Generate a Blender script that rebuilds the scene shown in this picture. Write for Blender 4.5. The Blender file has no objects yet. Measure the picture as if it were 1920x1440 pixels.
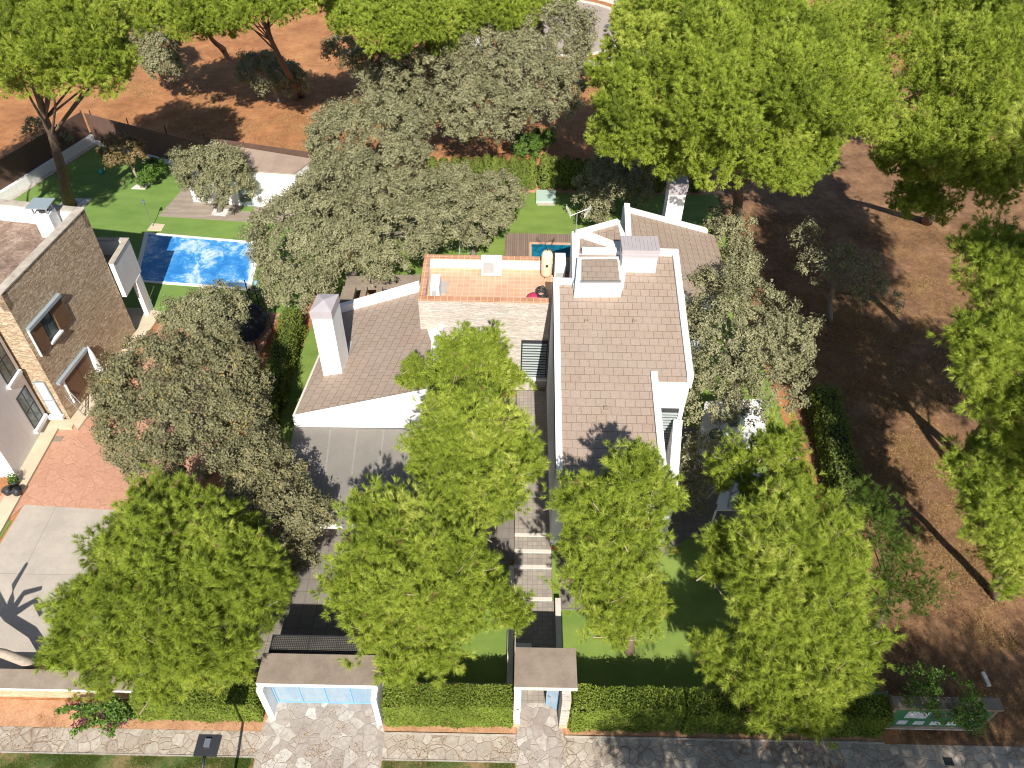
import bpy, math, random
import numpy as np
from mathutils import Vector, Matrix

R_ = random.Random(7)
rng = np.random.default_rng(11)
SC = bpy.context.scene
COL = SC.collection

# ------------------------------------------------------------------ camera, world, sun, exposure
F_PX, PITCH, ROLL, CAM_H = 1500.0, math.radians(45), 0.02, 32.0
_fw = np.array([0, math.cos(PITCH), -math.sin(PITCH)])
_r0 = np.array([1.0, 0, 0])
_u0 = np.cross(_r0, _fw)
_c, _s = math.cos(ROLL), math.sin(ROLL)
_R = _c * _r0 + _s * _u0
_D = _s * _r0 - _c * _u0
_C = np.array([0, 0, CAM_H])

cam = bpy.data.cameras.new("camera")
camo = bpy.data.objects.new("camera", cam)
COL.objects.link(camo)
cam.sensor_width = 36.0
cam.lens = F_PX / 1920 * 36
cam.clip_end = 3000
cam.clip_start = 0.5
m = Matrix.Identity(4)
for i in range(3):
    m[i][0] = _R[i]; m[i][1] = -_D[i]; m[i][2] = -_fw[i]; m[i][3] = _C[i]
camo.matrix_world = m
SC.camera = camo
SC.render.resolution_x, SC.render.resolution_y = 1024, 768

SUN_EL, SUN_DX = math.radians(41), 0.10
w = bpy.data.worlds.new("World")
SC.world = w
w.use_nodes = True
nt = w.node_tree
bg = nt.nodes["Background"]
sky = nt.nodes.new("ShaderNodeTexSky")
sky.sky_type = 'NISHITA'
sky.sun_disc = False
sky.sun_elevation = SUN_EL
sky.sun_rotation = math.pi - math.atan2(SUN_DX, 1)
sky.air_density = 1.0
sky.dust_density = 0.6
nt.links.new(sky.outputs[0], bg.inputs[0])
bg.inputs[1].default_value = 0.068
sl = bpy.data.lights.new("sun", 'SUN')
sl.energy = 5.0
sl.angle = math.radians(0.5)
sl.color = (1.0, 0.945, 0.86)
so = bpy.data.objects.new("sun", sl)
COL.objects.link(so)
so.location = (5, -30, 60)
so.rotation_euler = Vector((-SUN_DX, 1, -math.tan(SUN_EL) * math.hypot(1, SUN_DX))).to_track_quat('-Z', 'Y').to_euler()
SC.view_settings.view_transform = 'Standard'
SC.view_settings.look = 'None'
SC.view_settings.gamma = 1
SC.view_settings.exposure = 0.6
SC.cycles.filter_width = 1.1
SC.cycles.max_bounces = 6
SC.cycles.transparent_max_bounces = 12

# ------------------------------------------------------------------ measuring helpers
def ray(px, py):
    return _fw + _R * (px - 960) / F_PX + _D * (py - 720) / F_PX
def G(px, py, z=0.0):
    """point at height z seen at that place of the photograph"""
    d = ray(px, py); t = (z - CAM_H) / d[2]
    return _C + d * t
def GP(px, py, pl):
    """point on the plane z = a + b x + c y"""
    a, b, c = pl
    d = ray(px, py)
    t = (a + b * _C[0] + c * _C[1] - _C[2]) / (d[2] - b * d[0] - c * d[1])
    return _C + d * t
def depth(p):
    return float((np.array(p) - _C) @ _fw)
def xy(p): return (float(p[0]), float(p[1]))

# ------------------------------------------------------------------ materials
def newmat(name):
    mt = bpy.data.materials.new(name); mt.use_nodes = True
    n = mt.node_tree.nodes; b = n["Principled BSDF"]
    return mt, mt.node_tree, b
def nd(t, kind, **kw):
    n = t.nodes.new(kind)
    for k, v in kw.items(): setattr(n, k, v)
    return n
def uvvec(t, sc=(1, 1, 1), rot=0.0):
    u = nd(t, "ShaderNodeUVMap"); mp = nd(t, "ShaderNodeMapping")
    mp.inputs['Scale'].default_value = sc; mp.inputs['Rotation'].default_value = (0, 0, rot)
    t.links.new(u.outputs[0], mp.inputs[0]); return mp.outputs[0]
def posvec(t, sc=(1, 1, 1)):
    u = nd(t, "ShaderNodeNewGeometry"); mp = nd(t, "ShaderNodeMapping")
    mp.inputs['Scale'].default_value = sc
    t.links.new(u.outputs['Position'], mp.inputs[0]); return mp.outputs[0]
def noise(t, vec, scale, detail=5, rough=0.6, dist=0.0):
    n = nd(t, "ShaderNodeTexNoise"); n.inputs['Scale'].default_value = scale
    n.inputs['Detail'].default_value = detail; n.inputs['Roughness'].default_value = rough
    n.inputs['Distortion'].default_value = dist
    t.links.new(vec, n.inputs['Vector']); return n.outputs['Fac']
def ramp(t, fac, stops, interp='LINEAR'):
    r = nd(t, "ShaderNodeValToRGB"); r.color_ramp.interpolation = interp
    e = r.color_ramp.elements
    while len(e) < len(stops): e.new(0.5)
    for i, (p, c) in enumerate(stops):
        e[i].position = p
        e[i].color = (c[0], c[1], c[2], 1) if not isinstance(c, (int, float)) else (c, c, c, 1)
    t.links.new(fac, r.inputs[0]); return r.outputs[0]
def mix(t, fac, a, b, mode='MIX'):
    n = nd(t, "ShaderNodeMix", data_type='RGBA', blend_type=mode)
    def put(sock, v):
        if hasattr(v, 'is_linked') or isinstance(v, bpy.types.NodeSocket): t.links.new(v, sock)
        elif isinstance(v, (int, float)): sock.default_value = v
        else: sock.default_value = (v[0], v[1], v[2], 1)
    put(n.inputs[0], fac); put(n.inputs[6], a); put(n.inputs[7], b)
    return n.outputs[2]
def math_(t, op, a, b=0.0):
    n = nd(t, "ShaderNodeMath", operation=op)
    for i, v in enumerate((a, b)):
        if isinstance(v, bpy.types.NodeSocket): t.links.new(v, n.inputs[i])
        else: n.inputs[i].default_value = v
    return n.outputs[0]
def bump(t, b, h, strength=0.3, dist=0.02):
    n = nd(t, "ShaderNodeBump"); n.inputs['Strength'].default_value = strength
    n.inputs['Distance'].default_value = dist
    t.links.new(h, n.inputs['Height']); t.links.new(n.outputs[0], b.inputs['Normal'])

def mat_plain(name, col, rough=0.7, var=0.15, scale=3.0, metal=0.0, bumps=0.0):
    mt, t, b = newmat(name)
    v = posvec(t)
    f = noise(t, v, scale, 6, 0.65)
    f2 = noise(t, v, scale * 9, 3, 0.6)
    k = math_(t, 'ADD', math_(t, 'MULTIPLY', f, 0.7), math_(t, 'MULTIPLY', f2, 0.3))
    lo = [c * (1 - var) for c in col]; hi = [min(1, c * (1 + var)) for c in col]
    t.links.new(ramp(t, k, [(0.3, lo), (0.7, hi)]), b.inputs['Base Color'])
    b.inputs['Roughness'].default_value = rough
    b.inputs['Metallic'].default_value = metal
    if bumps: bump(t, b, f2, bumps, 0.02)
    return mt

def mat_white():
    mt, t, b = newmat("white_render")
    v = posvec(t)
    f = noise(t, v, 0.8, 6, 0.7)
    vs = posvec(t, (5, 5, 0.35))
    st = noise(t, vs, 1.2, 5, 0.7)
    base = ramp(t, f, [(0.3, (0.74, 0.735, 0.72)), (0.65, (0.82, 0.815, 0.80))])
    k = ramp(t, st, [(0.52, 0.0), (0.8, 0.42)])
    t.links.new(mix(t, k, base, (0.52, 0.49, 0.44)), b.inputs['Base Color'])
    b.inputs['Roughness'].default_value = 0.85
    bump(t, b, noise(t, v, 40, 3), 0.15, 0.01)
    return mt
M_WHITE = mat_white()

def mat_tile(name="roof_tile", c1=(0.335, 0.248, 0.188), c2=(0.375, 0.282, 0.217), wdt=0.44, hgt=0.42, moss=0.7):
    mt, t, b = newmat(name)
    v = uvvec(t)
    br = nd(t, "ShaderNodeTexBrick")
    br.offset = 0.5
    t.links.new(v, br.inputs['Vector'])
    br.inputs['Color1'].default_value = (*c1, 1); br.inputs['Color2'].default_value = (*c2, 1)
    br.inputs['Mortar'].default_value = (0.15, 0.11, 0.085, 1)
    br.inputs['Scale'].default_value = 1.0
    br.inputs['Mortar Size'].default_value = 0.010
    br.inputs['Mortar Smooth'].default_value = 0.3
    br.inputs['Bias'].default_value = 0.0
    br.inputs['Brick Width'].default_value = wdt
    br.inputs['Row Height'].default_value = hgt
    p = posvec(t)
    f = noise(t, p, 0.55, 6, 0.65)
    c = mix(t, ramp(t, f, [(0.35, 0.0), (0.7, 0.55)]), br.outputs[0], (0.39, 0.32, 0.27))
    g = noise(t, p, 1.7, 7, 0.75)
    c = mix(t, ramp(t, g, [(0.60, 0.0), (0.78, moss)]), c, (0.13, 0.10, 0.075))
    h = noise(t, p, 22, 3)
    c = mix(t, ramp(t, h, [(0.35, 0.35), (0.6, 0.0)]), c, (0.14, 0.11, 0.09))
    t.links.new(c, b.inputs['Base Color'])
    b.inputs['Roughness'].default_value = 0.8
    # each course laps over the next: saw-tooth height along v
    sep = nd(t, "ShaderNodeSeparateXYZ"); t.links.new(v, sep.inputs[0])
    saw = math_(t, 'FRACT', math_(t, 'DIVIDE', sep.outputs[1], hgt))
    hh = math_(t, 'SUBTRACT', math_(t, 'MULTIPLY', saw, -0.5), math_(t, 'MULTIPLY', br.outputs['Fac'], 0.8))
    bump(t, b, hh, 0.8, 0.03)
    return mt
M_TILE = mat_tile()

def mat_terracotta(k1=(0.52, 0.29, 0.18), k2=(0.58, 0.35, 0.23), nm='terracotta_tile'):
    mt, t, b = newmat(nm)
    v = uvvec(t)
    br = nd(t, "ShaderNodeTexBrick"); br.offset = 0.0
    t.links.new(v, br.inputs['Vector'])
    br.inputs['Color1'].default_value = (*k1, 1); br.inputs['Color2'].default_value = (*k2, 1)
    br.inputs['Mortar'].default_value = (0.66, 0.50, 0.36, 1)
    br.inputs['Scale'].default_value = 1.0
    br.inputs['Mortar Size'].default_value = 0.013
    br.inputs['Brick Width'].default_value = 0.335; br.inputs['Row Height'].default_value = 0.335
    p = posvec(t)
    f = noise(t, p, 0.9, 6, 0.7)
    c = mix(t, ramp(t, f, [(0.42, 0.0), (0.7, 0.5)]), br.outputs[0], (0.66, 0.42, 0.28))
    t.links.new(c, b.inputs['Base Color']); b.inputs['Roughness'].default_value = 0.6
    bump(t, b, math_(t, 'MULTIPLY', br.outputs['Fac'], -1), 0.3, 0.01)
    return mt
M_TERRA = mat_terracotta()
M_TERRA_C = mat_terracotta((0.42, 0.19, 0.095), (0.50, 0.25, 0.14), 'coping_tile')

def mat_ledge(name, cols, sx=3.0, sz=16.0, mortar=(0.16, 0.12, 0.08), deep=0.6, dark=0.5):
    """dry ledge stone: flat long pieces of many colours"""
    mt, t, b = newmat(name)
    v = uvvec(t, (sx, sz, 1))
    p = posvec(t)
    n1 = nd(t, "ShaderNodeTexNoise"); n1.inputs['Scale'].default_value = 3.0
    t.links.new(p, n1.inputs['Vector'])
    vv = nd(t, "ShaderNodeVectorMath", operation='MULTIPLY_ADD')
    t.links.new(n1.outputs['Color'], vv.inputs[0]); vv.inputs[1].default_value = (0.9, 0.9, 0)
    t.links.new(v, vv.inputs[2])
    vo = nd(t, "ShaderNodeTexVoronoi", feature='F1'); vo.inputs['Scale'].default_value = 1.0
    t.links.new(vv.outputs[0], vo.inputs['Vector'])
    ve = nd(t, "ShaderNodeTexVoronoi", feature='DISTANCE_TO_EDGE'); ve.inputs['Scale'].default_value = 1.0
    t.links.new(vv.outputs[0], ve.inputs['Vector'])
    sep = nd(t, "ShaderNodeSeparateColor"); t.links.new(vo.outputs['Color'], sep.inputs[0])
    n = len(cols)
    c = ramp(t, sep.outputs[0], [(i / (n - 1), cc) for i, cc in enumerate(cols)])
    k = ramp(t, ve.outputs['Distance'], [(0.02, dark), (0.10, 0.0)])
    c = mix(t, k, c, mortar)
    f = noise(t, p, 9, 5, 0.7)
    c = mix(t, ramp(t, f, [(0.4, 0.35), (0.65, 0.0)]), c, mortar)
    t.links.new(c, b.inputs['Base Color']); b.inputs['Roughness'].default_value = 0.9
    h = math_(t, 'ADD', math_(t, 'MULTIPLY', sep.outputs[1], 0.6), ramp(t, ve.outputs['Distance'], [(0.0, 0.0), (0.12, 0.4)]))
    bump(t, b, h, deep, 0.06)
    return mt
M_LEDGE = mat_ledge("pale_ledge_stone", [(0.55, 0.49, 0.42), (0.62, 0.56, 0.49), (0.44, 0.38, 0.32), (0.66, 0.61, 0.55), (0.50, 0.44, 0.37)], 2.2, 13, (0.30, 0.26, 0.22), 0.35, 0.45)
M_ROUGH = mat_ledge("brown_ledge_stone", [(0.52, 0.38, 0.24), (0.66, 0.51, 0.34), (0.38, 0.27, 0.17), (0.76, 0.62, 0.45), (0.57, 0.42, 0.27)], 4.0, 13, (0.17, 0.12, 0.075), 0.55, 0.6)
M_BEIGE_STONE = mat_ledge("beige_garden_stone", [(0.60, 0.45, 0.29), (0.68, 0.54, 0.37), (0.50, 0.36, 0.22)], 2.5, 8, (0.40, 0.28, 0.17), 0.5, 0.5)

def mat_crazy(name, cols, scale, mortar, edge=0.05, dirt=0.5, rough=0.8):
    mt, t, b = newmat(name)
    v = uvvec(t, (scale, scale, 1))
    p = posvec(t)
    n1 = nd(t, "ShaderNodeTexNoise"); n1.inputs['Scale'].default_value = 1.6
    t.links.new(p, n1.inputs['Vector'])
    vv = nd(t, "ShaderNodeVectorMath", operation='MULTIPLY_ADD')
    t.links.new(n1.outputs['Color'], vv.inputs[0]); vv.inputs[1].default_value = (0.75, 0.75, 0)
    t.links.new(v, vv.inputs[2])
    vo = nd(t, "ShaderNodeTexVoronoi", feature='F1'); vo.inputs['Scale'].default_value = 1
    ve = nd(t, "ShaderNodeTexVoronoi", feature='DISTANCE_TO_EDGE'); ve.inputs['Scale'].default_value = 1
    for q in (vo, ve):
        q.inputs['Randomness'].default_value = 1.0
        t.links.new(vv.outputs[0], q.inputs['Vector'])
    sep = nd(t, "ShaderNodeSeparateColor"); t.links.new(vo.outputs['Color'], sep.inputs[0])
    n = len(cols)
    c = ramp(t, sep.outputs[0], [(i / (n - 1), cc) for i, cc in enumerate(cols)])
    f = noise(t, p, 6, 6, 0.7)
    c = mix(t, ramp(t, f, [(0.38, 0.5), (0.62, 0.0)]), c, tuple(x * 0.62 for x in cols[0]))
    k = ramp(t, ve.outputs['Distance'], [(edge * 0.4, 1.0), (edge, 0.0)])
    c = mix(t, k, c, mortar)
    d = noise(t, p, 0.45, 7, 0.7)
    e2 = ramp(t, ve.outputs['Distance'], [(edge, 1.0), (edge * 4.5, 0.15)])
    c = mix(t, mix(t, 1.0, ramp(t, d, [(0.52, 0.0), (0.66, dirt)]), e2, 'MULTIPLY'), c, (0.17, 0.10, 0.06))
    t.links.new(c, b.inputs['Base Color']); b.inputs['Roughness'].default_value = rough
    h = math_(t, 'ADD', ramp(t, ve.outputs['Distance'], [(0.0, 0.0), (edge, 1.0)]), math_(t, 'MULTIPLY', sep.outputs[1], 0.5))
    bump(t, b, h, 0.5, 0.03)
    return mt
M_CRAZY = mat_crazy("crazy_paving", [(0.40, 0.335, 0.27), (0.49, 0.43, 0.36), (0.36, 0.305, 0.245), (0.53, 0.475, 0.40), (0.44, 0.37, 0.29)], 2.5, (0.34, 0.265, 0.20), 0.05, 0.8)
M_DRIVE = mat_crazy("drive_paving", [(0.37, 0.315, 0.265), (0.43, 0.375, 0.325), (0.33, 0.28, 0.24), (0.60, 0.56, 0.50), (0.40, 0.34, 0.28)], 2.3, (0.345, 0.29, 0.24), 0.035, 0.35)
M_STAMP = mat_crazy("stamped_pink_concrete", [(0.52, 0.28, 0.185), (0.55, 0.305, 0.205), (0.50, 0.265, 0.175)], 1.6, (0.48, 0.25, 0.165), 0.03, 0.12, 0.6)

def mat_ground(name, stops, sc=0.5, fine=14, bumps=0.5, lines=None):
    mt, t, b = newmat(name)
    p = posvec(t)
    f1 = noise(t, p, sc, 8, 0.68)
    f2 = noise(t, p, fine, 6, 0.75)
    f3 = noise(t, p, sc * 5, 5, 0.7)
    k = math_(t, 'ADD', math_(t, 'ADD', math_(t, 'MULTIPLY', f1, 0.45), math_(t, 'MULTIPLY', f2, 0.3)), math_(t, 'MULTIPLY', f3, 0.25))
    c = ramp(t, k, stops)
    if lines:
        wv = nd(t, "ShaderNodeTexWave", wave_type='RINGS', rings_direction='Z')
        wv.inputs['Scale'].default_value = lines[1]; wv.inputs['Distortion'].default_value = 3.0
        wv.inputs['Detail'].default_value = 4; wv.inputs['Detail Scale'].default_value = 1.5
        mp = nd(t, "ShaderNodeMapping"); mp.inputs['Location'].default_value = lines[2]
        t.links.new(posvec(t), mp.inputs[0]); t.links.new(mp.outputs[0], wv.inputs['Vector'])
        msk = ramp(t, noise(t, p, 0.12, 3), [(0.45, 0.0), (0.65, 0.28)])
        c = mix(t, mix(t, 1.0, msk, wv.outputs['Fac'], 'MULTIPLY'), c, lines[0])
    t.links.new(c, b.inputs['Base Color']); b.inputs['Roughness'].default_value = 0.95
    bump(t, b, k, bumps, 0.12)
    return mt
M_DIRT = mat_ground("red_dirt", [(0.36, (0.16, 0.062, 0.024)), (0.47, (0.31, 0.130, 0.050)), (0.56, (0.43, 0.195, 0.075)), (0.66, (0.54, 0.31, 0.13))], 0.35, 12, 0.6, ((0.52, 0.31, 0.14), 0.9, (17, -60, 0)))
M_SOIL = mat_ground("orange_soil", [(0.38, (0.28, 0.135, 0.07)), (0.5, (0.47, 0.25, 0.135)), (0.62, (0.58, 0.36, 0.21))], 1.2, 20, 0.6)
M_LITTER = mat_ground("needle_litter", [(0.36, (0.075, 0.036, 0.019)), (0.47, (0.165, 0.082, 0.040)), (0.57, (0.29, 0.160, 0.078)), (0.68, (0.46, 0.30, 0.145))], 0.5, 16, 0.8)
M_PATCHY = mat_ground("patchy_verge", [(0.42, (0.05, 0.085, 0.018)), (0.50, (0.10, 0.13, 0.03)), (0.56, (0.26, 0.17, 0.08)), (0.66, (0.40, 0.24, 0.12))], 0.6, 18, 0.8)
def mat_lawn(name, a, bb, stripe=0.0):
    mt, t, b = newmat(name)
    p = posvec(t, (0.45, 1.0, 1))
    f = noise(t, p, 0.7, 6, 0.6)
    f2 = noise(t, posvec(t, (1, 0.5, 1)), 30, 4, 0.8)
    k = math_(t, 'ADD', math_(t, 'MULTIPLY', f, 0.65), math_(t, 'MULTIPLY', f2, 0.35))
    t.links.new(ramp(t, k, [(0.36, a), (0.62, bb)]), b.inputs['Base Color'])
    b.inputs['Roughness'].default_value = 0.9
    bump(t, b, f2, 0.7, 0.03)
    return mt
M_LAWN = mat_lawn("lawn_turf", (0.115, 0.195, 0.03), (0.21, 0.29, 0.055))
M_LAWN2 = mat_lawn("dark_lawn_turf", (0.11, 0.20, 0.035), (0.18, 0.28, 0.06))
M_GRAVEL = mat_ground("roof_gravel", [(0.38, (0.12, 0.075, 0.055)), (0.5, (0.27, 0.185, 0.14)), (0.62, (0.50, 0.39, 0.31))], 1.0, 16, 0.9)
M_PEBBLE = mat_ground("white_pebbles", [(0.38, (0.25, 0.23, 0.21)), (0.48, (0.62, 0.59, 0.55)), (0.6, (0.80, 0.78, 0.74))], 3.0, 18, 0.9)
M_ROAD = mat_plain("road_surface", (0.36, 0.30, 0.25), 0.9, 0.12, 0.6)
M_CONC_D = mat_plain("stained_concrete", (0.25, 0.20, 0.155), 0.9, 0.28, 1.3, bumps=0.25)
M_KERB = mat_plain("pale_kerb", (0.60, 0.55, 0.48), 0.85, 0.15, 2)
M_COPING = mat_plain("weathered_coping", (0.42, 0.37, 0.31), 0.9, 0.35, 2.5)
M_MEMBRANE = mat_plain("roof_membrane", (0.225, 0.205, 0.18), 0.85, 0.13, 0.7)
M_BEIGE = mat_plain("beige_terrace_stone", (0.55, 0.46, 0.33), 0.7, 0.14, 1.0)
M_METAL = mat_plain("purple_grey_metal", (0.47, 0.425, 0.44), 0.5, 0.10, 1.5, 0.15)
M_STEEL = mat_plain("galvanised_steel", (0.5, 0.51, 0.52), 0.35, 0.1, 3, 0.8)
M_DARK = mat_plain("dark_metal", (0.03, 0.032, 0.036), 0.5, 0.2, 4)
M_BLUE = mat_plain("light_blue_paint", (0.205, 0.40, 0.62), 0.5, 0.10, 2)
M_BROWN = mat_plain("brown_screen", (0.115, 0.066, 0.048), 0.85, 0.22, 1.2)
M_WOOD = mat_plain("shutter_wood", (0.135, 0.075, 0.040), 0.6, 0.25, 6)
M_CREAM = mat_plain("cream_paint", (0.66, 0.56, 0.40), 0.5, 0.12, 3)
M_PLASTIC = mat_plain("white_plastic", (0.78, 0.78, 0.76), 0.4, 0.05, 2)
M_GREY = mat_plain("grey_grille", (0.38, 0.38, 0.37), 0.6, 0.1, 8)
M_SHUT = mat_plain("louvre_green_grey", (0.42, 0.47, 0.46), 0.5, 0.1, 3)
M_TARP = mat_plain("white_canvas", (0.74, 0.74, 0.74), 0.8, 0.06, 3)
M_ALU = mat_plain("pale_blue_aluminium", (0.42, 0.50, 0.56), 0.35, 0.08, 3, 0.4)
M_RED = mat_plain("magenta_fabric", (0.42, 0.03, 0.09), 0.7, 0.1, 5)
M_TEAL = mat_plain("teal_plastic", (0.02, 0.35, 0.38), 0.4, 0.1, 5)
M_GREENP = mat_plain("dark_green_plastic", (0.012, 0.085, 0.055), 0.3, 0.15, 5)
M_MINT = mat_plain("mint_cover", (0.40, 0.52, 0.44), 0.6, 0.06, 3)
M_BOARD = mat_plain("green_board", (0.05, 0.20, 0.095), 0.5, 0.15, 3)
M_PAPER = mat_plain("paper_sheet", (0.62, 0.66, 0.72), 0.6, 0.12, 6)
M_PAPERD = mat_plain("dark_print", (0.06, 0.085, 0.11), 0.5, 0.3, 6)
M_YELLOW = mat_plain("yellow_plastic", (0.55, 0.52, 0.20), 0.5, 0.1, 4)
M_BARK = mat_plain("pine_bark", (0.17, 0.115, 0.082), 0.95, 0.45, 5, bumps=0.9)
M_BARKG = mat_plain("grey_oak_bark", (0.24, 0.205, 0.17), 0.95, 0.40, 6, bumps=0.9)
M_BARKW = mat_plain("pale_bare_bark", (0.40, 0.33, 0.26), 0.95, 0.45, 4, bumps=0.9)
M_TWIG = mat_plain("dry_twig", (0.33, 0.26, 0.19), 0.95, 0.3, 6)

def mat_slab(name, col, bw, bh, off=0.0, mort=(0.2, 0.17, 0.14), ms=0.012, var=0.12):
    mt, t, b = newmat(name)
    v = uvvec(t)
    br = nd(t, "ShaderNodeTexBrick"); br.offset = off
    t.links.new(v, br.inputs['Vector'])
    br.inputs['Color1'].default_value = (*[c * (1 - var) for c in col], 1)
    br.inputs['Color2'].default_value = (*[c * (1 + var) for c in col], 1)
    br.inputs['Mortar'].default_value = (*mort, 1)
    br.inputs['Scale'].default_value = 1; br.inputs['Mortar Size'].default_value = ms
    br.inputs['Brick Width'].default_value = bw; br.inputs['Row Height'].default_value = bh
    p = posvec(t)
    f = noise(t, p, 0.8, 7, 0.7)
    c = mix(t, ramp(t, f, [(0.38, 0.45), (0.62, 0.0)]), br.outputs[0], tuple(x * 0.6 for x in col))
    f2 = noise(t, p, 25, 3)
    c = mix(t, ramp(t, f2, [(0.4, 0.25), (0.6, 0.0)]), c, tuple(x * 0.5 for x in col))
    t.links.new(c, b.inputs['Base Color']); b.inputs['Roughness'].default_value = 0.85
    bump(t, b, math_(t, 'MULTIPLY', br.outputs['Fac'], -1), 0.3, 0.012)
    return mt
M_CONC = mat_slab("concrete_drive", (0.47, 0.415, 0.35), 4.4, 4.8, 0.0, (0.27, 0.24, 0.20), 0.014, 0.04)
M_PATH = mat_slab("grey_path_slabs", (0.35, 0.305, 0.255), 0.22, 0.22, 0.0, (0.22, 0.19, 0.155), 0.010)
M_PAVE = mat_slab("dark_terrace_slabs", (0.235, 0.205, 0.175), 0.6, 0.6, 0.0, (0.11, 0.095, 0.08))
M_DECK = mat_slab("brown_deck_boards", (0.27, 0.195, 0.145), 0.145, 6.0, 0.0, (0.07, 0.05, 0.04), 0.012, 0.15)
M_DECKG = mat_slab("greyed_deck_boards", (0.37, 0.305, 0.245), 3.0, 0.15, 0.3, (0.20, 0.16, 0.13), 0.010, 0.14)
M_PHROOF = mat_slab("pink_grey_roof_sheet", (0.43, 0.32, 0.25), 1.0, 20, 0.0, (0.36, 0.265, 0.205), 0.015, 0.04)
M_GATE = mat_slab("blue_gate_bars", (0.21, 0.42, 0.66), 0.055, 0.5, 0.0, (0.42, 0.38, 0.30), 0.016, 0.12)
M_MESH = mat_slab("black_mesh_panel", (0.014, 0.013, 0.012), 0.075, 0.075, 0.0, (0.22, 0.20, 0.17), 0.006, 0.2)

def mat_cover():
    mt, t, b = newmat("blue_pool_cover")
    p = posvec(t)
    f = noise(t, p, 0.5, 7, 0.68, 1.2)
    f2 = noise(t, p, 3.0, 6, 0.75, 0.6)
    k = math_(t, 'ADD', math_(t, 'MULTIPLY', f, 0.7), math_(t, 'MULTIPLY', f2, 0.3))
    c = ramp(t, k, [(0.40, (0.025, 0.19, 0.53)), (0.49, (0.06, 0.29, 0.65)), (0.55, (0.34, 0.53, 0.77)), (0.66, (0.66, 0.72, 0.80))])
    t.links.new(c, b.inputs['Base Color']); b.inputs['Roughness'].default_value = 0.45
    bump(t, b, f2, 0.5, 0.06)
    return mt
M_COVER = mat_cover()
def mat_water():
    mt, t, b = newmat("pool_water")
    p = posvec(t)
    f = noise(t, p, 2.2, 4, 0.6, 1.0)
    t.links.new(ramp(t, f, [(0.4, (0.004, 0.10, 0.17)), (0.6, (0.012, 0.18, 0.27))]), b.inputs['Base Color'])
    b.inputs['Roughness'].default_value = 0.08
    bump(t, b, noise(t, p, 4, 3), 0.12, 0.03)
    return mt
M_WATER = mat_water()
def mat_glass():
    mt, t, b = newmat("dark_window_glass")
    f = noise(t, posvec(t), 1.5, 4)
    t.links.new(ramp(t, f, [(0.4, (0.06, 0.085, 0.085)), (0.6, (0.17, 0.21, 0.20))]), b.inputs['Base Color'])
    b.inputs['Roughness'].default_value = 0.12
    return mt
M_GLASS = mat_glass()
def mat_net():
    mt, t, b = newmat("black_safety_net")
    b.inputs['Base Color'].default_value = (0.006, 0.007, 0.009, 1)
    f = noise(t, posvec(t), 60, 2)
    t.links.new(ramp(t, f, [(0.3, 0.35), (0.7, 0.6)]), b.inputs['Alpha'])
    return mt
M_NET = mat_net()

def mat_leaf(name, stops, transl=0.35, rough=0.55, spec=0.3):
    """colour of each leaf or needle comes from its own tone; thin leaves let some light through"""
    mt, t, b = newmat(name)
    at = nd(t, "ShaderNodeAttribute", attribute_name="tone")
    c = ramp(t, at.outputs['Fac'], stops)
    t.links.new(c, b.inputs['Base Color'])
    b.inputs['Roughness'].default_value = rough
    b.inputs['Specular IOR Level'].default_value = spec
    tr = nd(t, "ShaderNodeBsdfTranslucent"); t.links.new(c, tr.inputs['Color'])
    mx = nd(t, "ShaderNodeMixShader"); mx.inputs[0].default_value = transl
    t.links.new(b.outputs[0], mx.inputs[1]); t.links.new(tr.outputs[0], mx.inputs[2])
    out = t.nodes["Material Output"]
    t.links.new(mx.outputs[0], out.inputs[0])
    return mt
M_PINE = mat_leaf("pine_needles", [(0.0, (0.22, 0.16, 0.06)), (0.05, (0.16, 0.19, 0.035)), (0.12, (0.15, 0.21, 0.02)), (0.5, (0.29, 0.375, 0.04)), (0.85, (0.42, 0.49, 0.07)), (1.0, (0.54, 0.58, 0.13))], 0.2)
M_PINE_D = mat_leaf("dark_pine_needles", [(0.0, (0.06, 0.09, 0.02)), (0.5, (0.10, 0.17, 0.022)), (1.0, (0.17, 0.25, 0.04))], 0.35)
M_OAK = mat_leaf("holm_oak_leaves", [(0.0, (0.15, 0.15, 0.075)), (0.45, (0.26, 0.255, 0.135)), (0.8, (0.345, 0.33, 0.185)), (1.0, (0.41, 0.385, 0.22))], 0.22, 0.65, 0.25)
M_OAK_Y = mat_leaf("yellowing_oak_leaves", [(0.0, (0.125, 0.125, 0.055)), (0.5, (0.215, 0.205, 0.105)), (0.9, (0.29, 0.27, 0.145)), (0.975, (0.32, 0.25, 0.08)), (1.0, (0.40, 0.30, 0.07))], 0.2, 0.65, 0.25)
M_OAK_O = mat_leaf("brownish_oak_leaves", [(0.0, (0.13, 0.10, 0.04)), (0.6, (0.24, 0.18, 0.075)), (1.0, (0.36, 0.22, 0.11))], 0.2, 0.6, 0.3)
M_HEDGE = mat_leaf("hedge_leaves", [(0.0, (0.24, 0.12, 0.04)), (0.05, (0.12, 0.15, 0.02)), (0.35, (0.14, 0.20, 0.022)), (0.8, (0.22, 0.285, 0.035)), (1.0, (0.28, 0.34, 0.06))], 0.3, 0.6)
M_CYP = mat_leaf("cypress_foliage", [(0.0, (0.08, 0.11, 0.018)), (0.5, (0.15, 0.20, 0.03)), (1.0, (0.22, 0.27, 0.05))], 0.25, 0.7)
M_SHRUB = mat_leaf("shrub_leaves", [(0.0, (0.06, 0.12, 0.02)), (0.6, (0.12, 0.22, 0.035)), (1.0, (0.22, 0.33, 0.06))], 0.3)
M_FLOWER = mat_leaf("purple_bracts", [(0.0, (0.10, 0.015, 0.045)), (1.0, (0.28, 0.03, 0.12))], 0.3)
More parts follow.
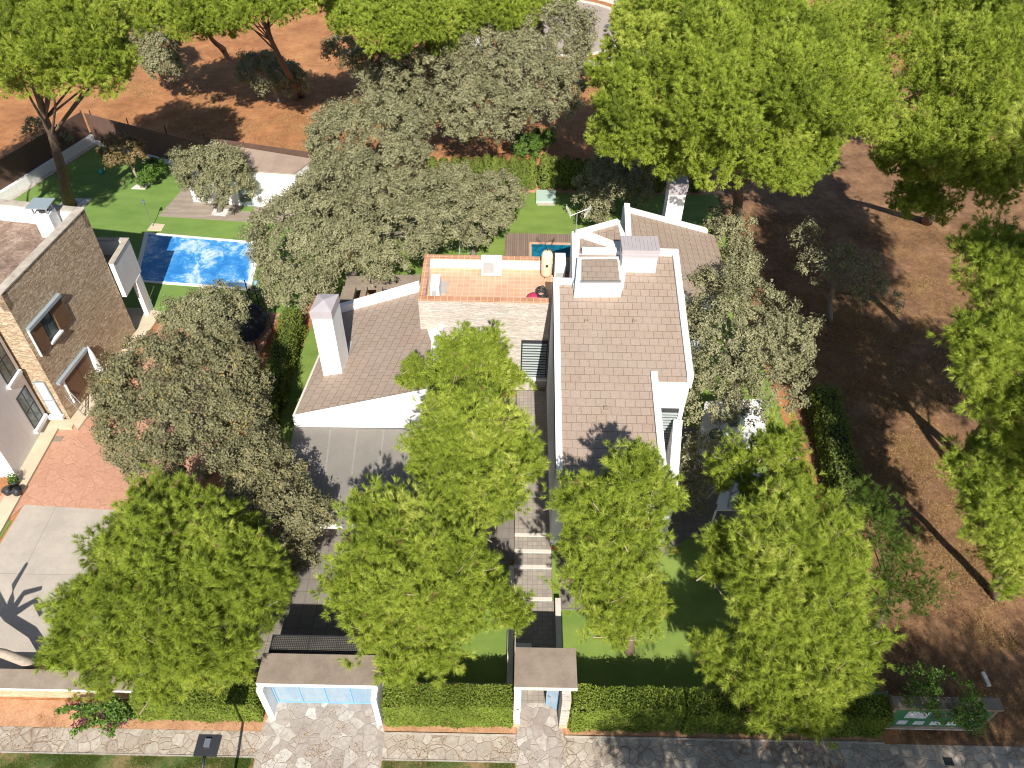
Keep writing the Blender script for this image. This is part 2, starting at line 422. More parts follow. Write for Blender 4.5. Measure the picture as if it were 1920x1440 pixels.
M_STRAW = mat_leaf("dry_straw", [(0.0, (0.22, 0.12, 0.05)), (0.5, (0.42, 0.27, 0.12)), (1.0, (0.62, 0.45, 0.22))], 0.3, 0.8)
M_GRASS = mat_leaf("grass_blades", [(0.0, (0.20, 0.15, 0.05)), (0.12, (0.07, 0.115, 0.018)), (0.6, (0.11, 0.175, 0.026)), (1.0, (0.17, 0.235, 0.045))], 0.35)

# ------------------------------------------------------------------ object helpers
ORG = {}
def thing(name, label, cat, loc=(0, 0, 0), group=None):
    o = bpy.data.objects.new(name, None); COL.objects.link(o)
    o.empty_display_size = 0.3
    o.location = tuple(float(v) for v in loc); ORG[o] = np.array(loc, float)
    o['label'] = label; o['category'] = cat
    if group: o['group'] = group
    return o
def tag(o, label, cat, group=None):
    o['label'] = label; o['category'] = cat
    if group: o['group'] = group
    return o

class MB:
    def __init__(self): self.v = []; self.f = []; self.uv = []
    def face(self, pts, uvs=None):
        i = len(self.v); self.v += [tuple(float(c) for c in p) for p in pts]
        self.f.append(tuple(range(i, i + len(pts)))); self.uv.append(uvs)
        return self
    def box(self, x0, y0, z0, x1, y1, z1):
        return self.prism([(x0, y0), (x1, y0), (x1, y1), (x0, y1)], z0, z1)
    def obox(self, a, b, wd, z0, z1):
        """box standing along the line a-b, wd wide"""
        a = np.array(a[:2], float); b = np.array(b[:2], float)
        d = (b - a) / np.linalg.norm(b - a); n = np.array([-d[1], d[0]]) * wd / 2
        return self.prism([a - n, b - n, b + n, a + n], z0, z1)
    def prism(self, poly, z0, z1, uvax=None, cap=True, bottom=True):
        """vertical prism over a plan polygon; z0/z1 numbers or per-corner lists"""
        n = len(poly)
        ar = sum(poly[i][0] * poly[(i + 1) % n][1] - poly[(i + 1) % n][0] * poly[i][1] for i in range(n))
        z0 = [z0] * n if isinstance(z0, (int, float)) else list(z0)
        z1 = [z1] * n if isinstance(z1, (int, float)) else list(z1)
        poly = list(poly)
        if ar < 0: poly = poly[::-1]; z0 = z0[::-1]; z1 = z1[::-1]
        top = [(poly[i][0], poly[i][1], z1[i]) for i in range(n)]
        bot = [(poly[i][0], poly[i][1], z0[i]) for i in range(n)]
        if cap:
            u = None
            if uvax: u = [(float(np.dot(p, uvax[0])), float(np.dot(p, uvax[1]))) for p in top]
            self.face(top, u)
        if bottom: self.face(bot[::-1])
        for i in range(n):
            j = (i + 1) % n
            self.face([bot[i], bot[j], top[j], top[i]])
        return self
    def tube(self, pts, rad, sides=8, cap=True):
        pts = [np.array(p, float) for p in pts]
        if isinstance(rad, (int, float)): rad = [rad] * len(pts)
        rings = []
        for i, p in enumerate(pts):
            d = pts[min(i + 1, len(pts) - 1)] - pts[max(i - 1, 0)]
            d = d / (np.linalg.norm(d) + 1e-9)
            a = np.cross(d, [0, 0, 1.0])
            if np.linalg.norm(a) < 1e-3: a = np.array([1.0, 0, 0])
            a /= np.linalg.norm(a); b2 = np.cross(d, a)
            rings.append([p + rad[i] * (math.cos(2 * math.pi * k / sides) * a + math.sin(2 * math.pi * k / sides) * b2) for k in range(sides)])
        base = len(self.v)
        for r in rings: self.v += [tuple(map(float, q)) for q in r]
        for i in range(len(rings) - 1):
            for k in range(sides):
                k2 = (k + 1) % sides
                self.f.append((base + i * sides + k2, base + i * sides + k, base + (i + 1) * sides + k, base + (i + 1) * sides + k2)); self.uv.append(None)
        if cap:
            self.f.append(tuple(base + k for k in range(sides))); self.uv.append(None)
            self.f.append(tuple(base + (len(rings) - 1) * sides + k for k in reversed(range(sides)))); self.uv.append(None)
        return self
    def ball(self, c, r, seg=12, squash=1.0, zmin=-1.0):
        base = []
        n = seg // 2 + 1
        rows = []
        for i in range(n + 1):
            th = math.pi * i / n
            z = math.cos(th)
            if z < zmin: z = zmin
            rr = math.sin(th)
            row = [(c[0] + r * rr * math.cos(2 * math.pi * k / seg), c[1] + r * rr * math.sin(2 * math.pi * k / seg), c[2] + r * squash * z) for k in range(seg)]
            rows.append(row)
        for i in range(n):
            for k in range(seg):
                k2 = (k + 1) % seg
                self.face([rows[i][k], rows[i + 1][k], rows[i + 1][k2], rows[i][k2]])
        return self
    def build(self, name, mat, parent=None, smooth=False, label=None, bevel=0.0):
        org = ORG[parent] if parent is not None else np.zeros(3)
        me = bpy.data.meshes.new(name)
        me.from_pydata([tuple(np.array(p) - org) for p in self.v], [], self.f)
        me.update()
        ul = me.uv_layers.new(name="UVMap")
        for pi, p in enumerate(me.polygons):
            nrm = p.normal
            uvs = self.uv[pi]
            for k, li in enumerate(p.loop_indices):
                if uvs is not None:
                    ul.data[li].uv = uvs[k]; continue
                q = self.v[me.loops[li].vertex_index]
                if abs(nrm.z) > 0.6: ul.data[li].uv = (q[0], q[1])
                elif abs(nrm.x) > abs(nrm.y): ul.data[li].uv = (q[1], q[2])
                else: ul.data[li].uv = (q[0], q[2])
            p.use_smooth = smooth
        me.materials.append(mat)
        o = bpy.data.objects.new(name, me); COL.objects.link(o)
        if parent is not None:
            o.parent = parent
            if parent in ORG: ORG[o] = ORG[parent]
        else: ORG[o] = np.zeros(3)
        if label: o['label'] = label
        if bevel:
            bv = o.modifiers.new("bevel", 'BEVEL'); bv.width = bevel; bv.segments = 2; bv.limit_method = 'ANGLE'
        return o
def struct(o): o['kind'] = 'structure'; return o
def stuff(o): o['kind'] = 'stuff'; return o

def np_mesh(name, co, nv, tone, mat, parent=None):
    """many loose faces of nv corners each: co (N*nv,3), tone per face"""
    org = ORG[parent] if parent is not None else np.zeros(3)
    co = np.asarray(co, np.float32).reshape(-1, 3) - org.astype(np.float32)
    V = len(co); Fn = V // nv
    me = bpy.data.meshes.new(name)
    me.vertices.add(V); me.vertices.foreach_set("co", co.ravel())
    me.loops.add(V); me.loops.foreach_set("vertex_index", np.arange(V, dtype=np.int32))
    me.polygons.add(Fn)
    me.polygons.foreach_set("loop_start", np.arange(0, V, nv, dtype=np.int32))
    try: me.polygons.foreach_set("loop_total", np.full(Fn, nv, np.int32))
    except Exception: pass
    at = me.attributes.new("tone", 'FLOAT', 'FACE')
    at.data.foreach_set("value", np.asarray(tone, np.float32))
    me.update(calc_edges=True)
    me.materials.append(mat)
    o = bpy.data.objects.new(name, me); COL.objects.link(o)
    if parent is not None: o.parent = parent
    return o

def unit(a): return a / (np.linalg.norm(a, axis=-1, keepdims=True) + 1e-9)
def rnd_dirs(n): return unit(rng.normal(size=(n, 3)))

# ------------------------------------------------------------------ foliage
def needles(pos, dirs, L, wd, K, spread=0.75):
    """K needles fanning out of every shoot"""
    n = len(pos)
    p = np.repeat(pos, K, 0); d = np.repeat(dirs, K, 0)
    dd = unit(d + rnd_dirs(n * K) * spread)
    ln = L * rng.uniform(0.65, 1.15, (n * K, 1))
    st = p + d * L * rng.uniform(-0.35, 0.45, (n * K, 1))
    side = unit(np.cross(dd, rnd_dirs(n * K))) * wd
    return np.stack([st - side, st + side, st + dd * ln], 1).reshape(-1, 3)
def leaves(pos, nrm, size, flat=0.7):
    n = len(pos)
    nn = unit(nrm + rnd_dirs(n) * flat)
    a = unit(np.cross(nn, rnd_dirs(n))); b = np.cross(nn, a)
    s = size * rng.uniform(0.7, 1.3, (n, 1))
    return np.stack([pos - a * s, pos - b * s * 0.5 + nn * s * 0.12, pos + a * s, pos + b * s * 0.5 + nn * s * 0.12], 1).reshape(-1, 3)

def px_lobes(lobes, cr=0.0):
    out = []
    for cx, cy, hx, hy, z in lobes:
        c = G(cx, cy, z); s = F_PX / depth(c)
        dep = math.atan2(CAM_H - z, math.hypot(c[0], c[1]))
        a = hx / s; h = hy / s
        a = max(a - 0.8 * cr, 0.45 * a); h = max(h - 0.7 * cr, 0.45 * h)
        k = h * h - (a * math.sin(dep)) ** 2
        cz = math.sqrt(k) / math.cos(dep) if k > 0 else 0.5 * a
        cz = min(max(cz, 0.55 * a), 1.5 * a, z * 0.95)
        out.append((c, a, cz))
    return out
def clump_points(lobes, cr, low=-0.45, dens=2.0, jit=0.22, ids=False):
    P, N = [], []
    for li, (c, a, cz) in enumerate(lobes):
        area = 4 * math.pi * ((a * a) ** 1.6 / 3 + 2 * (a * cz) ** 1.6 / 3) ** (1 / 1.6)
        n = max(10, int(area / (cr * cr * dens)))
        k = np.arange(n) + 0.5
        ph = np.arccos(1 - 2 * k / n); th = math.pi * (1 + 5 ** 0.5) * k + rng.uniform(0, 6.28)
        d = np.stack([np.cos(th) * np.sin(ph), np.sin(th) * np.sin(ph), np.cos(ph)], 1)
        d = unit(d + rng.normal(size=d.shape) * 0.6 / math.sqrt(n) ** 0.9)
        keep = d[:, 2] > low + rng.uniform(-0.15, 0.15, n)
        d = d[keep]
        ax = np.array([a, a, cz])
        # large scale bulges, so that the outline is uneven
        q = rng.normal(size=(5, 3)) * 2.2; phs = rng.uniform(0, 6.28, 5)
        bul = np.sin(d @ q.T + phs).sum(1) * 0.05 + np.sin(d @ q.T * 3.1 + phs * 2).sum(1) * 0.035
        r = 0.88 + bul + rng.uniform(-jit, jit, len(d)) * 0.7
        p = c + d * ax * r[:, None]
        ok = np.ones(len(p), bool)
        for lj, (c2, a2, z2) in enumerate(lobes):
            if lj != li:
                q2 = ((p - c2) / np.array([a2, a2, z2]))
                ok &= (q2 ** 2).sum(1) > 0.62
        ok &= p[:, 2] > 0.4
        nn = unit(d / ax)
        P.append(p[ok]); N.append(nn[ok])
    if ids: return np.concatenate(P), np.concatenate(N), np.concatenate([np.full(len(q), i) for i, q in enumerate(P)])
    return np.concatenate(P), np.concatenate(N)
def mounds(lobes, cr, k=11):
    """break every lobe of a crown into bulging branch masses"""
    out = []
    for c, a, cz in lobes:
        ax = np.array([a, a, cz])
        out.append((c, a * 0.60, cz * 0.60))
        n = max(5, int(k * min(2.2, (a / 1.9) ** 1.3)))
        i = np.arange(n) + 0.5
        z = 1 - 1.45 * i / n; th = math.pi * (1 + 5 ** 0.5) * i + rng.uniform(0, 6.28)
        r = np.sqrt(np.clip(1 - z * z, 0, 1))
        d = unit(np.stack([r * np.cos(th), r * np.sin(th), z], 1) + rng.normal(0, 0.12, (n, 3)))
        for q in d:
            f = rng.uniform(0.22, 0.36) * (1.9 / max(a, 1.9)) ** 0.35
            rr = a * f
            out.append((c + q * (ax - rr * 0.75), rr, rr * rng.uniform(0.75, 1.1)))
    return out
def trunk_and_limbs(root, base, top, r0, targets, mat, curve=0.3, sides=9, nl=16, lr=0.06, segs=()):
    mb = MB()
    base = np.array(base, float); top = np.array(top, float)
    off = np.array([R_.uniform(-1, 1), R_.uniform(-1, 1), 0]) * curve
    pts, rad = [], []
    for i in range(9):
        f = i / 8
        p = base * (1 - f) + top * f + off * math.sin(f * math.pi) + np.array([R_.uniform(-1, 1), R_.uniform(-1, 1), 0]) * r0 * 0.15
        pts.append(p); rad.append(r0 * (1.25 if i == 0 else 1 - 0.6 * f))
    pts[0] = base - np.array([0, 0, 0.15])
    mb.tube(pts, rad, sides)
    for q in targets[:nl]:
        f = R_.uniform(0.68, 1.0); k = min(7, int(f * 8)); st = pts[k]
        midp = st * 0.5 + q * 0.5 + np.array([R_.uniform(-.3, .3), R_.uniform(-.3, .3), -0.03 * np.linalg.norm(q - st)])
        rr = max(lr * 0.55, rad[k] * 0.42)
        mb.tube([st, st * 0.7 + midp * 0.3, midp, midp * 0.45 + q * 0.55, q], [rr, rr * 0.8, rr * 0.6, rr * 0.4, lr * 0.25], 6, False)
    nf = len(mb.f)
    for st, md, tp in segs: mb.tube([st, md, tp], [0.028, 0.018, 0.008], 4, False)
    o = mb.build("trunk", mat, root, smooth=True)
    if segs:
        o.data.materials.append(M_TWIG)
        for p in o.data.polygons[nf:]: p.material_index = 1
    return o

def pine(label, base, lobes, r0=0.22, cr=0.5, T=17, K=17, L=0.17, low=-0.4, dens=1.5, mat=None, group=None, top=None, name="pine_tree", wscale=1.0, nl=14, jit=0.28, mound=11, spray=0, shade=0.0, cat="pine tree"):
    K = int(K * 1.85)
    lob = px_lobes(lobes, cr * (1.5 if spray else 1.0)) if len(lobes[0]) == 5 else lobes
    lob0 = lob
    lob = mounds(lob, cr, mound)
    P, N, mass = clump_points(lob, cr, low, dens, jit, True)
    base = np.array(base, float); base[2] = 0
    root = thing(name, label, cat, base, group)
    n = len(P)
    if top is None:
        cc = np.mean([l[0] for l in lob0], 0); top = np.array([cc[0], cc[1], cc[2] + 0.2 * lob0[0][2]])
    up = np.array([0, 0, 1.0])
    # a second, inner layer closes the crown
    Pi, Ni = clump_points([(c, a_ * 0.52, z_ * 0.5) for c, a_, z_ in lob0], cr * 1.3, -0.7, dens * 1.2, 0.25)
    no = n; P2 = np.concatenate([P, Pi]); N2 = np.concatenate([N, Ni]); n = len(P2)
    Tn = np.full(n, T); Tn[no:] = max(5, T // 2)
    segs = []
    if spray:
        # long shoots that stick out of the crown, with their bare pale twigs
        ii = rng.permutation(no)[:spray]; ex_p, ex_n = [], []
        for i in ii:
            if N[i][2] < -0.25: continue
            q = unit(N[i] * 0.9 + up * 0.15 + rng.normal(0, 0.35, 3)); ell = rng.uniform(0.3, 0.95)
            st = P[i] - N[i] * 0.45; tip = P[i] + q * ell
            segs.append((st, (st + tip) / 2 + rng.normal(0, .06, 3), tip))
            for f in (0.45, 0.8, 1.05):
                ex_p.append(P[i] + q * ell * f + rng.normal(0, 0.10, 3)); ex_n.append(q)
        P2 = np.concatenate([P2, ex_p]); N2 = np.concatenate([N2, ex_n])
        Tn = np.concatenate([Tn, np.full(len(ex_p), max(5, int(T * 0.6)))]); n = len(P2)
        for i in rng.permutation(no)[:spray * 2]:
            q = rng.normal(0, 0.25, 3)
            segs.append((P[i] - N[i] * 0.7 + q, P[i] - N[i] * 0.2 + q * .4, P[i] + N[i] * cr * 0.75 + up * .05))
    rep_ = np.repeat(np.arange(n), Tn)
    p = P2[rep_]; nr = N2[rep_]; m_ = len(p)
    crr = (cr * rng.uniform(0.55, 1.4, n))[rep_][:, None]
    # every branch end is a plume: shoots sit round a short spindle that points out and up
    ax = unit(N2 * 0.8 + up * 0.65 + rnd_dirs(n) * 0.35)
    axr = ax[rep_]
    d = rnd_dirs(m_); d = unit(d - axr * (d * axr).sum(1, keepdims=True))
    tt = rng.uniform(-0.9, 1.0, (m_, 1))
    pos = p + axr * tt * crr * 1.35 + d * crr * 0.46 * np.sqrt(np.clip(1 - np.abs(tt) ** 2.2, 0.02, 1)) * rng.uniform(0.7, 1.05, (m_, 1))
    sd = unit(d * (1.0 - 0.55 * np.clip(tt, 0, 1)) + axr * (0.55 + 0.5 * np.clip(tt, 0, 1)))
    dist = depth(np.mean(P, 0))
    wd = 0.00024 * dist * wscale
    co = needles(pos, sd, L, wd, K, 0.85)
    ct = rng.normal(0, 0.09, n); ct[:no] += rng.normal(0, 0.12, len(lob))[mass]
    tn = ct[rep_] + rng.normal(0, 0.13, m_) + 0.5 - shade
    tn = np.clip(np.repeat(tn, K) + rng.normal(0, 0.08, m_ * K), 0.10, 1)
    dead = rng.random(m_) < 0.007
    tn[np.repeat(dead, K)] = 0.0
    n = no
    np_mesh("crown", co, 3, tn, mat or M_PINE, root)
    idx = rng.permutation(n)[:nl]
    trunk_and_limbs(root, base, top, r0, [P[i] - N[i] * 0.15 for i in idx], M_BARK, nl=nl, lr=0.05 + 0.0006 * dist, segs=segs)
    return root

def oak(label, base, lobes, r0=0.22, cr=0.5, T=190, size=0.075, low=-0.55, dens=1.9, mat=None, group=None, top=None, name="holm_oak", nl=16, jit=0.25, bark=None, cat="oak tree"):
    T = int(T * 1.7); size = size * 0.78
    lob = px_lobes(lobes, cr * .45) if len(lobes[0]) == 5 else lobes
    P, N = clump_points(lob, cr, low, dens, jit)
    base = np.array(base, float); base[2] = 0
    root = thing(name, label, cat, base, group)
    n = len(P)
    if top is None:
        cc = np.mean([l[0] for l in lob], 0); top = np.array([cc[0], cc[1], cc[2]])
    p = np.repeat(P, T, 0); nr = np.repeat(N, T, 0); m_ = len(p)
    crr = cr * np.repeat(rng.uniform(0.6, 1.4, n), T)[:, None]
    d = unit(rnd_dirs(m_) + nr * 0.5 + np.array([0, 0, 0.25]))
    # sprigs: leaves gather along short twigs that poke out of the clump
    T = int(T * 1.0)
    ns = 22
    sid = rng.integers(0, ns, m_) + np.repeat(np.arange(n) * ns, T)
    sd = unit(rnd_dirs(n * ns) + np.repeat(N, ns, 0) * 0.5 + np.array([0, 0, 0.3]))
    d = unit(sd[sid] + rng.normal(size=(m_, 3)) * 0.17)
    slen = rng.uniform(0.7, 1.3, n * ns)[sid][:, None]
    pos = p + d * crr * slen * (rng.uniform(0.25, 1.05, (m_, 1)) ** 0.7)
    co = leaves(pos, unit(d + np.array([0, 0, 0.45])), size)
    tn = np.clip(np.repeat(rng.normal(0, 0.10, n), T) + rng.normal(0, 0.2, m_) + 0.5, 0, 1)
    np_mesh("crown", co, 4, tn, mat or M_OAK, root)
    idx = rng.permutation(n)[:nl]
    trunk_and_limbs(root, base, top, r0, [P[i] - N[i] * 0.1 for i in idx], bark or M_BARKG, nl=nl, lr=0.05)
    return root

def leafy_box(name, label, cat, a, b, wd, z0, z1, mat, size=0.05, dens=420, rough=0.07, group=None, round_=0.15, tone0=0.5):
    """clipped hedge along the line a-b: leaves over a bulging body"""
    a = np.array(a[:2], float); b = np.array(b[:2], float)
    Lg = np.linalg.norm(b - a); d = (b - a) / Lg; nn = np.array([-d[1], d[0]])
    root = thing(name, label, cat, (*((a + b) / 2), 0), group)
    h = z1 - z0
    areas = np.array([Lg * h, Lg * h, Lg * wd, wd * h, wd * h])
    N = int(areas.sum() * dens)
    f = rng.choice(5, N, p=areas / areas.sum())
    u = rng.uniform(0, 1, N); v = rng.uniform(0, 1, N)
    s = np.where(f < 3, u * Lg, np.where(f == 3, 0, Lg)); 
    t = np.where(f == 0, -wd / 2, np.where(f == 1, wd / 2, np.where(f == 2, (v - .5) * wd, (u - .5) * wd)))
    z = np.where(f == 2, z1, z0 + v * h)
    nl = np.zeros((N, 3)); nl[:, 2] = (f == 2)
    nl[:, :2] += np.where(f == 0, -1, np.where(f == 1, 1, 0))[:, None] * nn
    nl[:, :2] += np.where(f == 3, -1, np.where(f == 4, 1, 0))[:, None] * d
    bl = (np.sin(s * 2.3 + 1.3) * 0.4 + np.sin(s * 5.1 + z * 2.7) * 0.3 + np.sin(z * 4.3 + s * 1.1) * 0.3) * rough * 1.2
    topf = np.clip((z - z0) / h, 0, 1) ** 3 * round_
    p2 = a + d * s[:, None] + nn * t[:, None]
    pos = np.concatenate([p2, z[:, None]], 1) + nl * (bl + rng.normal(0, rough * 0.5, N) - 0.02)[:, None]
    # bushy tips on the top edge
    up = (f == 2) | (rng.random(N) < topf)
    pos[:, 2] += np.where(f == 2, np.abs(rng.normal(0, rough * 1.0, N)) + 0.5 * bl, 0)
    co = leaves(pos, nl + np.array([0, 0, 0.35]), size, 0.9)
    cl = np.sin(s * 1.7 + 0.5) * 0.12 + np.sin(s * 3.9 + z * 3.1) * 0.1
    tn = np.clip(rng.normal(tone0, 0.2, N) + cl, 0.06, 1)
    tn[rng.random(N) < 0.012] = 0
    np_mesh("foliage", co, 4, tn, mat, root)
    core = MB().obox(a + d * .1, b - d * .1, wd - 0.22, z0, z1 - 0.10).build("stems_or_core", M_HEDGECORE, root)  # solid dark box added inside the hedge to block light, no real stems
    return root
M_HEDGECORE = mat_plain("dark_core", (0.035, 0.04, 0.015), 0.95, 0.3, 8)  # dark colour of the added light-blocking core

def blades(name, poly, n, h, wd, mat, tone=0.5, z=0.02, lean=0.6, patch=0.0, sc=0.8, keep=None):
    """loose blades scattered over a plan polygon"""
    poly = [xy(p) for p in poly]
    px_ = np.array([p[0] for p in poly]); py_ = np.array([p[1] for p in poly])
    pts = np.stack([rng.uniform(px_.min(), px_.max(), n * 3), rng.uniform(py_.min(), py_.max(), n * 3)], 1)
    ins = np.zeros(len(pts), bool); j = len(poly) - 1
    for i in range(len(poly)):
        xi, yi, xj, yj = px_[i], py_[i], px_[j], py_[j]
        c = ((yi > pts[:, 1]) != (yj > pts[:, 1])) & (pts[:, 0] < (xj - xi) * (pts[:, 1] - yi) / (yj - yi + 1e-12) + xi)
        ins ^= c; j = i
    pts = pts[ins]
    if patch:
        g = np.sin(pts[:, 0] * sc + 1) + np.sin(pts[:, 1] * sc * 1.3 + 2) + np.sin((pts[:, 0] + pts[:, 1]) * sc * 1.9) + np.sin((pts[:, 0] - pts[:, 1]) * sc * 2.7 + .7)
        pts = pts[g + rng.normal(0, 0.8, len(pts)) > patch]
    pts = pts[:n]; m_ = len(pts)
    st = np.concatenate([pts, np.full((m_, 1), z)], 1)
    d = unit(np.concatenate([rng.normal(0, lean, (m_, 2)), np.abs(rng.normal(0.6, 0.3, (m_, 1)))], 1))
    ln = h * rng.uniform(0.5, 1.4, (m_, 1))
    side = unit(np.cross(d, rnd_dirs(m_))) * wd
    co = np.stack([st - side, st + side, st + d * ln], 1).reshape(-1, 3)
    tn = np.clip(rng.normal(tone, 0.25, m_), 0, 1)
    return stuff(np_mesh(name, co, 3, tn, mat))

# ================================================================== THE GROUND
struct(MB().face([(-400, -200, 0), (400, -200, 0), (400, 700, 0), (-400, 700, 0)]).build("ground", M_DIRT))
def sheet(name, pts, z, mat):
    """flat ground sheet with a small thickness, its outline given in plan"""
    return struct(MB().prism([xy(p) for p in pts], z - 0.035, z).build(name, mat))
def gl(*pp): return [G(*p) for p in pp]
# shaded plot on the right: needle litter
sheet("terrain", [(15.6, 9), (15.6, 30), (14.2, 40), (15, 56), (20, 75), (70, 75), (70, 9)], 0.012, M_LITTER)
# street side
SW_Y0, SW_Y1 = 11.47, 12.42
sheet("pavement", [(-60, SW_Y0), (-9.55, SW_Y0), (-9.55, SW_Y1), (-60, SW_Y1)], 0.022, M_CRAZY)
sheet("pavement", [(-4.72, SW_Y0), (0.45, SW_Y0), (0.45, SW_Y1), (-4.72, SW_Y1)], 0.022, M_CRAZY)
sheet("pavement", [(2.30, 11.0), (60, 11.0), (60, SW_Y1), (2.30, SW_Y1)], 0.022, M_CRAZY)
sheet("driveway", [(-9.55, 4), (-4.72, 4), (-4.72, 12.6), (-5.02, 13.72), (-9.2, 13.72), (-9.55, 12.6)], 0.026, M_DRIVE)
sheet("path", [(0.45, 4), (2.30, 4), (2.30, 12.5), (2.12, 13.75), (0.50, 13.75), (0.45, 12.5)], 0.026, M_DRIVE)
sheet("planting_strip", [(-60, SW_Y1), (-9.45, SW_Y1), (-9.3, 13.5), (-60, 13.5)], 0.014, M_SOIL)
sheet("planting_strip", [(-4.75, SW_Y1), (0.42, SW_Y1), (0.42, 13.5), (-5.0, 13.5)], 0.030, M_SOIL)
sheet("planting_strip", [(2.34, SW_Y1), (14.9, SW_Y1), (14.9, 13.6), (2.34, 13.6)], 0.030, M_SOIL)
sheet("verge", [(-60, 4), (-9.6, 4), (-9.6, SW_Y0 - 0.06), (-60, SW_Y0 - 0.06)], 0.05, M_PATCHY)
sheet("verge", [(-4.68, 4), (0.42, 4), (0.42, SW_Y0 - 0.06), (-4.68, SW_Y0 - 0.06)], 0.05, M_PATCHY)
sheet("verge", [(2.34, 4), (60, 4), (60, 10.95), (2.34, 10.95)], 0.05, M_PATCHY)
for a, b in ((-60, -9.55), (-4.72, 0.45)):
    struct(MB().box(a, SW_Y0 - 0.06, -0.02, b, SW_Y0, 0.045).build("kerb", M_COPING))
for a, b in ((-4.72, 0.42), (2.34, 14.9)):
    struct(MB().box(a, SW_Y1, -0.02, b, SW_Y1 + 0.06, 0.075).build("kerb", M_COPING))
# gardens of the main house
sheet("lawn", [(2.0, 13.7), (15.4, 13.7), (14.4, 40), (8, 40), (8, 21), (2.0, 21)], 0.030, M_LAWN)
sheet("lawn", [(-4.9, 13.6), (0.05, 13.6), (0.05, 20.2), (-3.9, 20.2)], 0.030, M_LAWN)
sheet("lawn", gl((505, 800), (545, 840), (640, 560), (800, 500), (700, 430), (604, 560), (580, 620)), 0.030, M_LAWN)
sheet("lawn", [(-10, 41), (14.5, 40), (15.0, 52.3), (-9.5, 52.0)], 0.032, M_LAWN)
sheet("hedge_bed", [(-10.5, 52.0), (15.5, 52.3), (15.5, 53.6), (-10.5, 53.4)], 0.040, M_SOIL)
sheet("driveway", [(-11.2, 13.7), (-4.9, 13.7), (-3.9, 20.3), (-3.9, 25), (-10.9, 25), (-10.9, 20.3)], 0.034, M_PAVE)
sheet("courtyard", [(-3.9, 20.2), (0.05, 20.2), (2.0, 22.4), (2.0, 31), (-4.2, 31)], 0.036, M_PAVE)
sheet("terrace", [(2.35, 17.95), (7.0, 17.95), (7.0, 20.6), (8.6, 21.9), (12.2, 21.9), (12.2, 29), (2.35, 29)], 0.045, M_PAVE)
# walk from the street gate to the house, with flat steps
struct(MB().box(0.27, 13.75, 0.0, 2.08, 18.35, 0.050).build("path", M_PATH))
for i, (a, b) in enumerate(((18.35, 19.95), (19.95, 20.75), (20.75, 21.6), (21.6, 31.2))):
    z = 0.10 + 0.07 * i
    struct(MB().box(0.27, a + 0.16, 0.0, 1.98 if i < 3 else 2.1, b, z).build("path", M_PATH))
    struct(MB().box(0.27, a, 0.0, 1.98, a + 0.16, z + 0.004).build("step", M_KERB))
# neighbour's ground
sheet("lawn", gl((-40, 408), (178, 268), (330, 296), (590, 318), (640, 470), (560, 590), (528, 600), (300, 590), (262, 640), (150, 470)), 0.030, M_LAWN2)
sheet("patio", gl((112, 806), (166, 785), (330, 572), (526, 588), (470, 700), (440, 860), (330, 935), (214, 957), (45, 947), (-20, 1010), (-60, 1000)), 0.034, M_STAMP)
sheet("driveway", gl((46, 946), (214, 956), (300, 960), (520, 1010), (560, 1170), (500, 1262), (-60, 1262), (-60, 1120)), 0.030, M_CONC)
sheet("lawn", gl((-60, 975), (22, 978), (-5, 1020), (-60, 1040)), 0.036, M_LAWN2)
sheet("lawn", gl((10, 1285), (120, 1180), (330, 1180), (330, 1285)), 0.036, M_LAWN2)
# the cul-de-sac at the back
cx, cy_, rr = 4.2, 84.0, 7.2
circ = [(cx + rr * math.cos(a), cy_ + rr * math.sin(a)) for a in np.linspace(0, 2 * math.pi, 40)[:-1]]
sheet("road", circ, 0.03, M_ROAD)
ring = MB()
for i in range(39):
    a0, a1 = 2 * math.pi * i / 39, 2 * math.pi * (i + 1) / 39
    q = [(cx + r * math.cos(a), cy_ + r * math.sin(a)) for r, a in ((rr, a0), (rr + .35, a0), (rr + .35, a1), (rr, a1))]
    ring.prism(q, -0.02, 0.13)
struct(ring.build("kerb", M_KERB))
ring = MB()
for i in range(39):
    a0, a1 = 2 * math.pi * i / 39, 2 * math.pi * (i + 1) / 39
    q = [(cx + r * math.cos(a), cy_ + r * math.sin(a)) for r, a in ((rr + 1.5, a0), (rr + 3.2, a0), (rr + 3.2, a1), (rr + 1.5, a1))]
    ring.prism(q, -0.02, 0.05)
struct(ring.build("pavement", M_KERB))
tag(MB().tube([tuple(G(1139, 52, 0.0)), tuple(G(1139, 52, 0.036))], 0.36, 18).build("manhole_cover", M_DARK), "round dark manhole cover in the far turning circle", "manhole")

# ================================================================== MAIN HOUSE
house = thing("modern_house", "white house with brown tiled roofs and an orange roof terrace", "house", (0, 28, 0))
PM = (5.7 - 0.222 * 21.8, 0.0, 0.222)              # main roof plane
PL = (3.4 + 0.23 * 10.5 + 0.05 * 25.8, 0.23, -0.05)   # left wing roof plane
PR = (8.0 + 0.46 * 5.8, -0.46, 0.0)                # back right wing roof plane
def zpl(pl, p): return pl[0] + pl[1] * p[0] + pl[2] * p[1]
def roof_ax(pl):
    n = unit(np.array([-pl[1], -pl[2], 1.0])); g = np.array([pl[1], pl[2], pl[1] ** 2 + pl[2] ** 2]); g = unit(g)
    return (np.cross(g, n), g)
def roof(name, poly, pl, thick=0.12, mat=None, lift=0.0):
    z1 = [zpl(pl, p) + lift for p in poly]; z0 = [z - thick for z in z1]
    return MB().prism(poly, z0, z1, roof_ax(pl)).build(name, mat or M_TILE, house)
def walls(poly, tops, z0=0.0, mat=None, name="wall"):
    return MB().prism(poly, z0, tops).build(name, mat or M_WHITE, house)
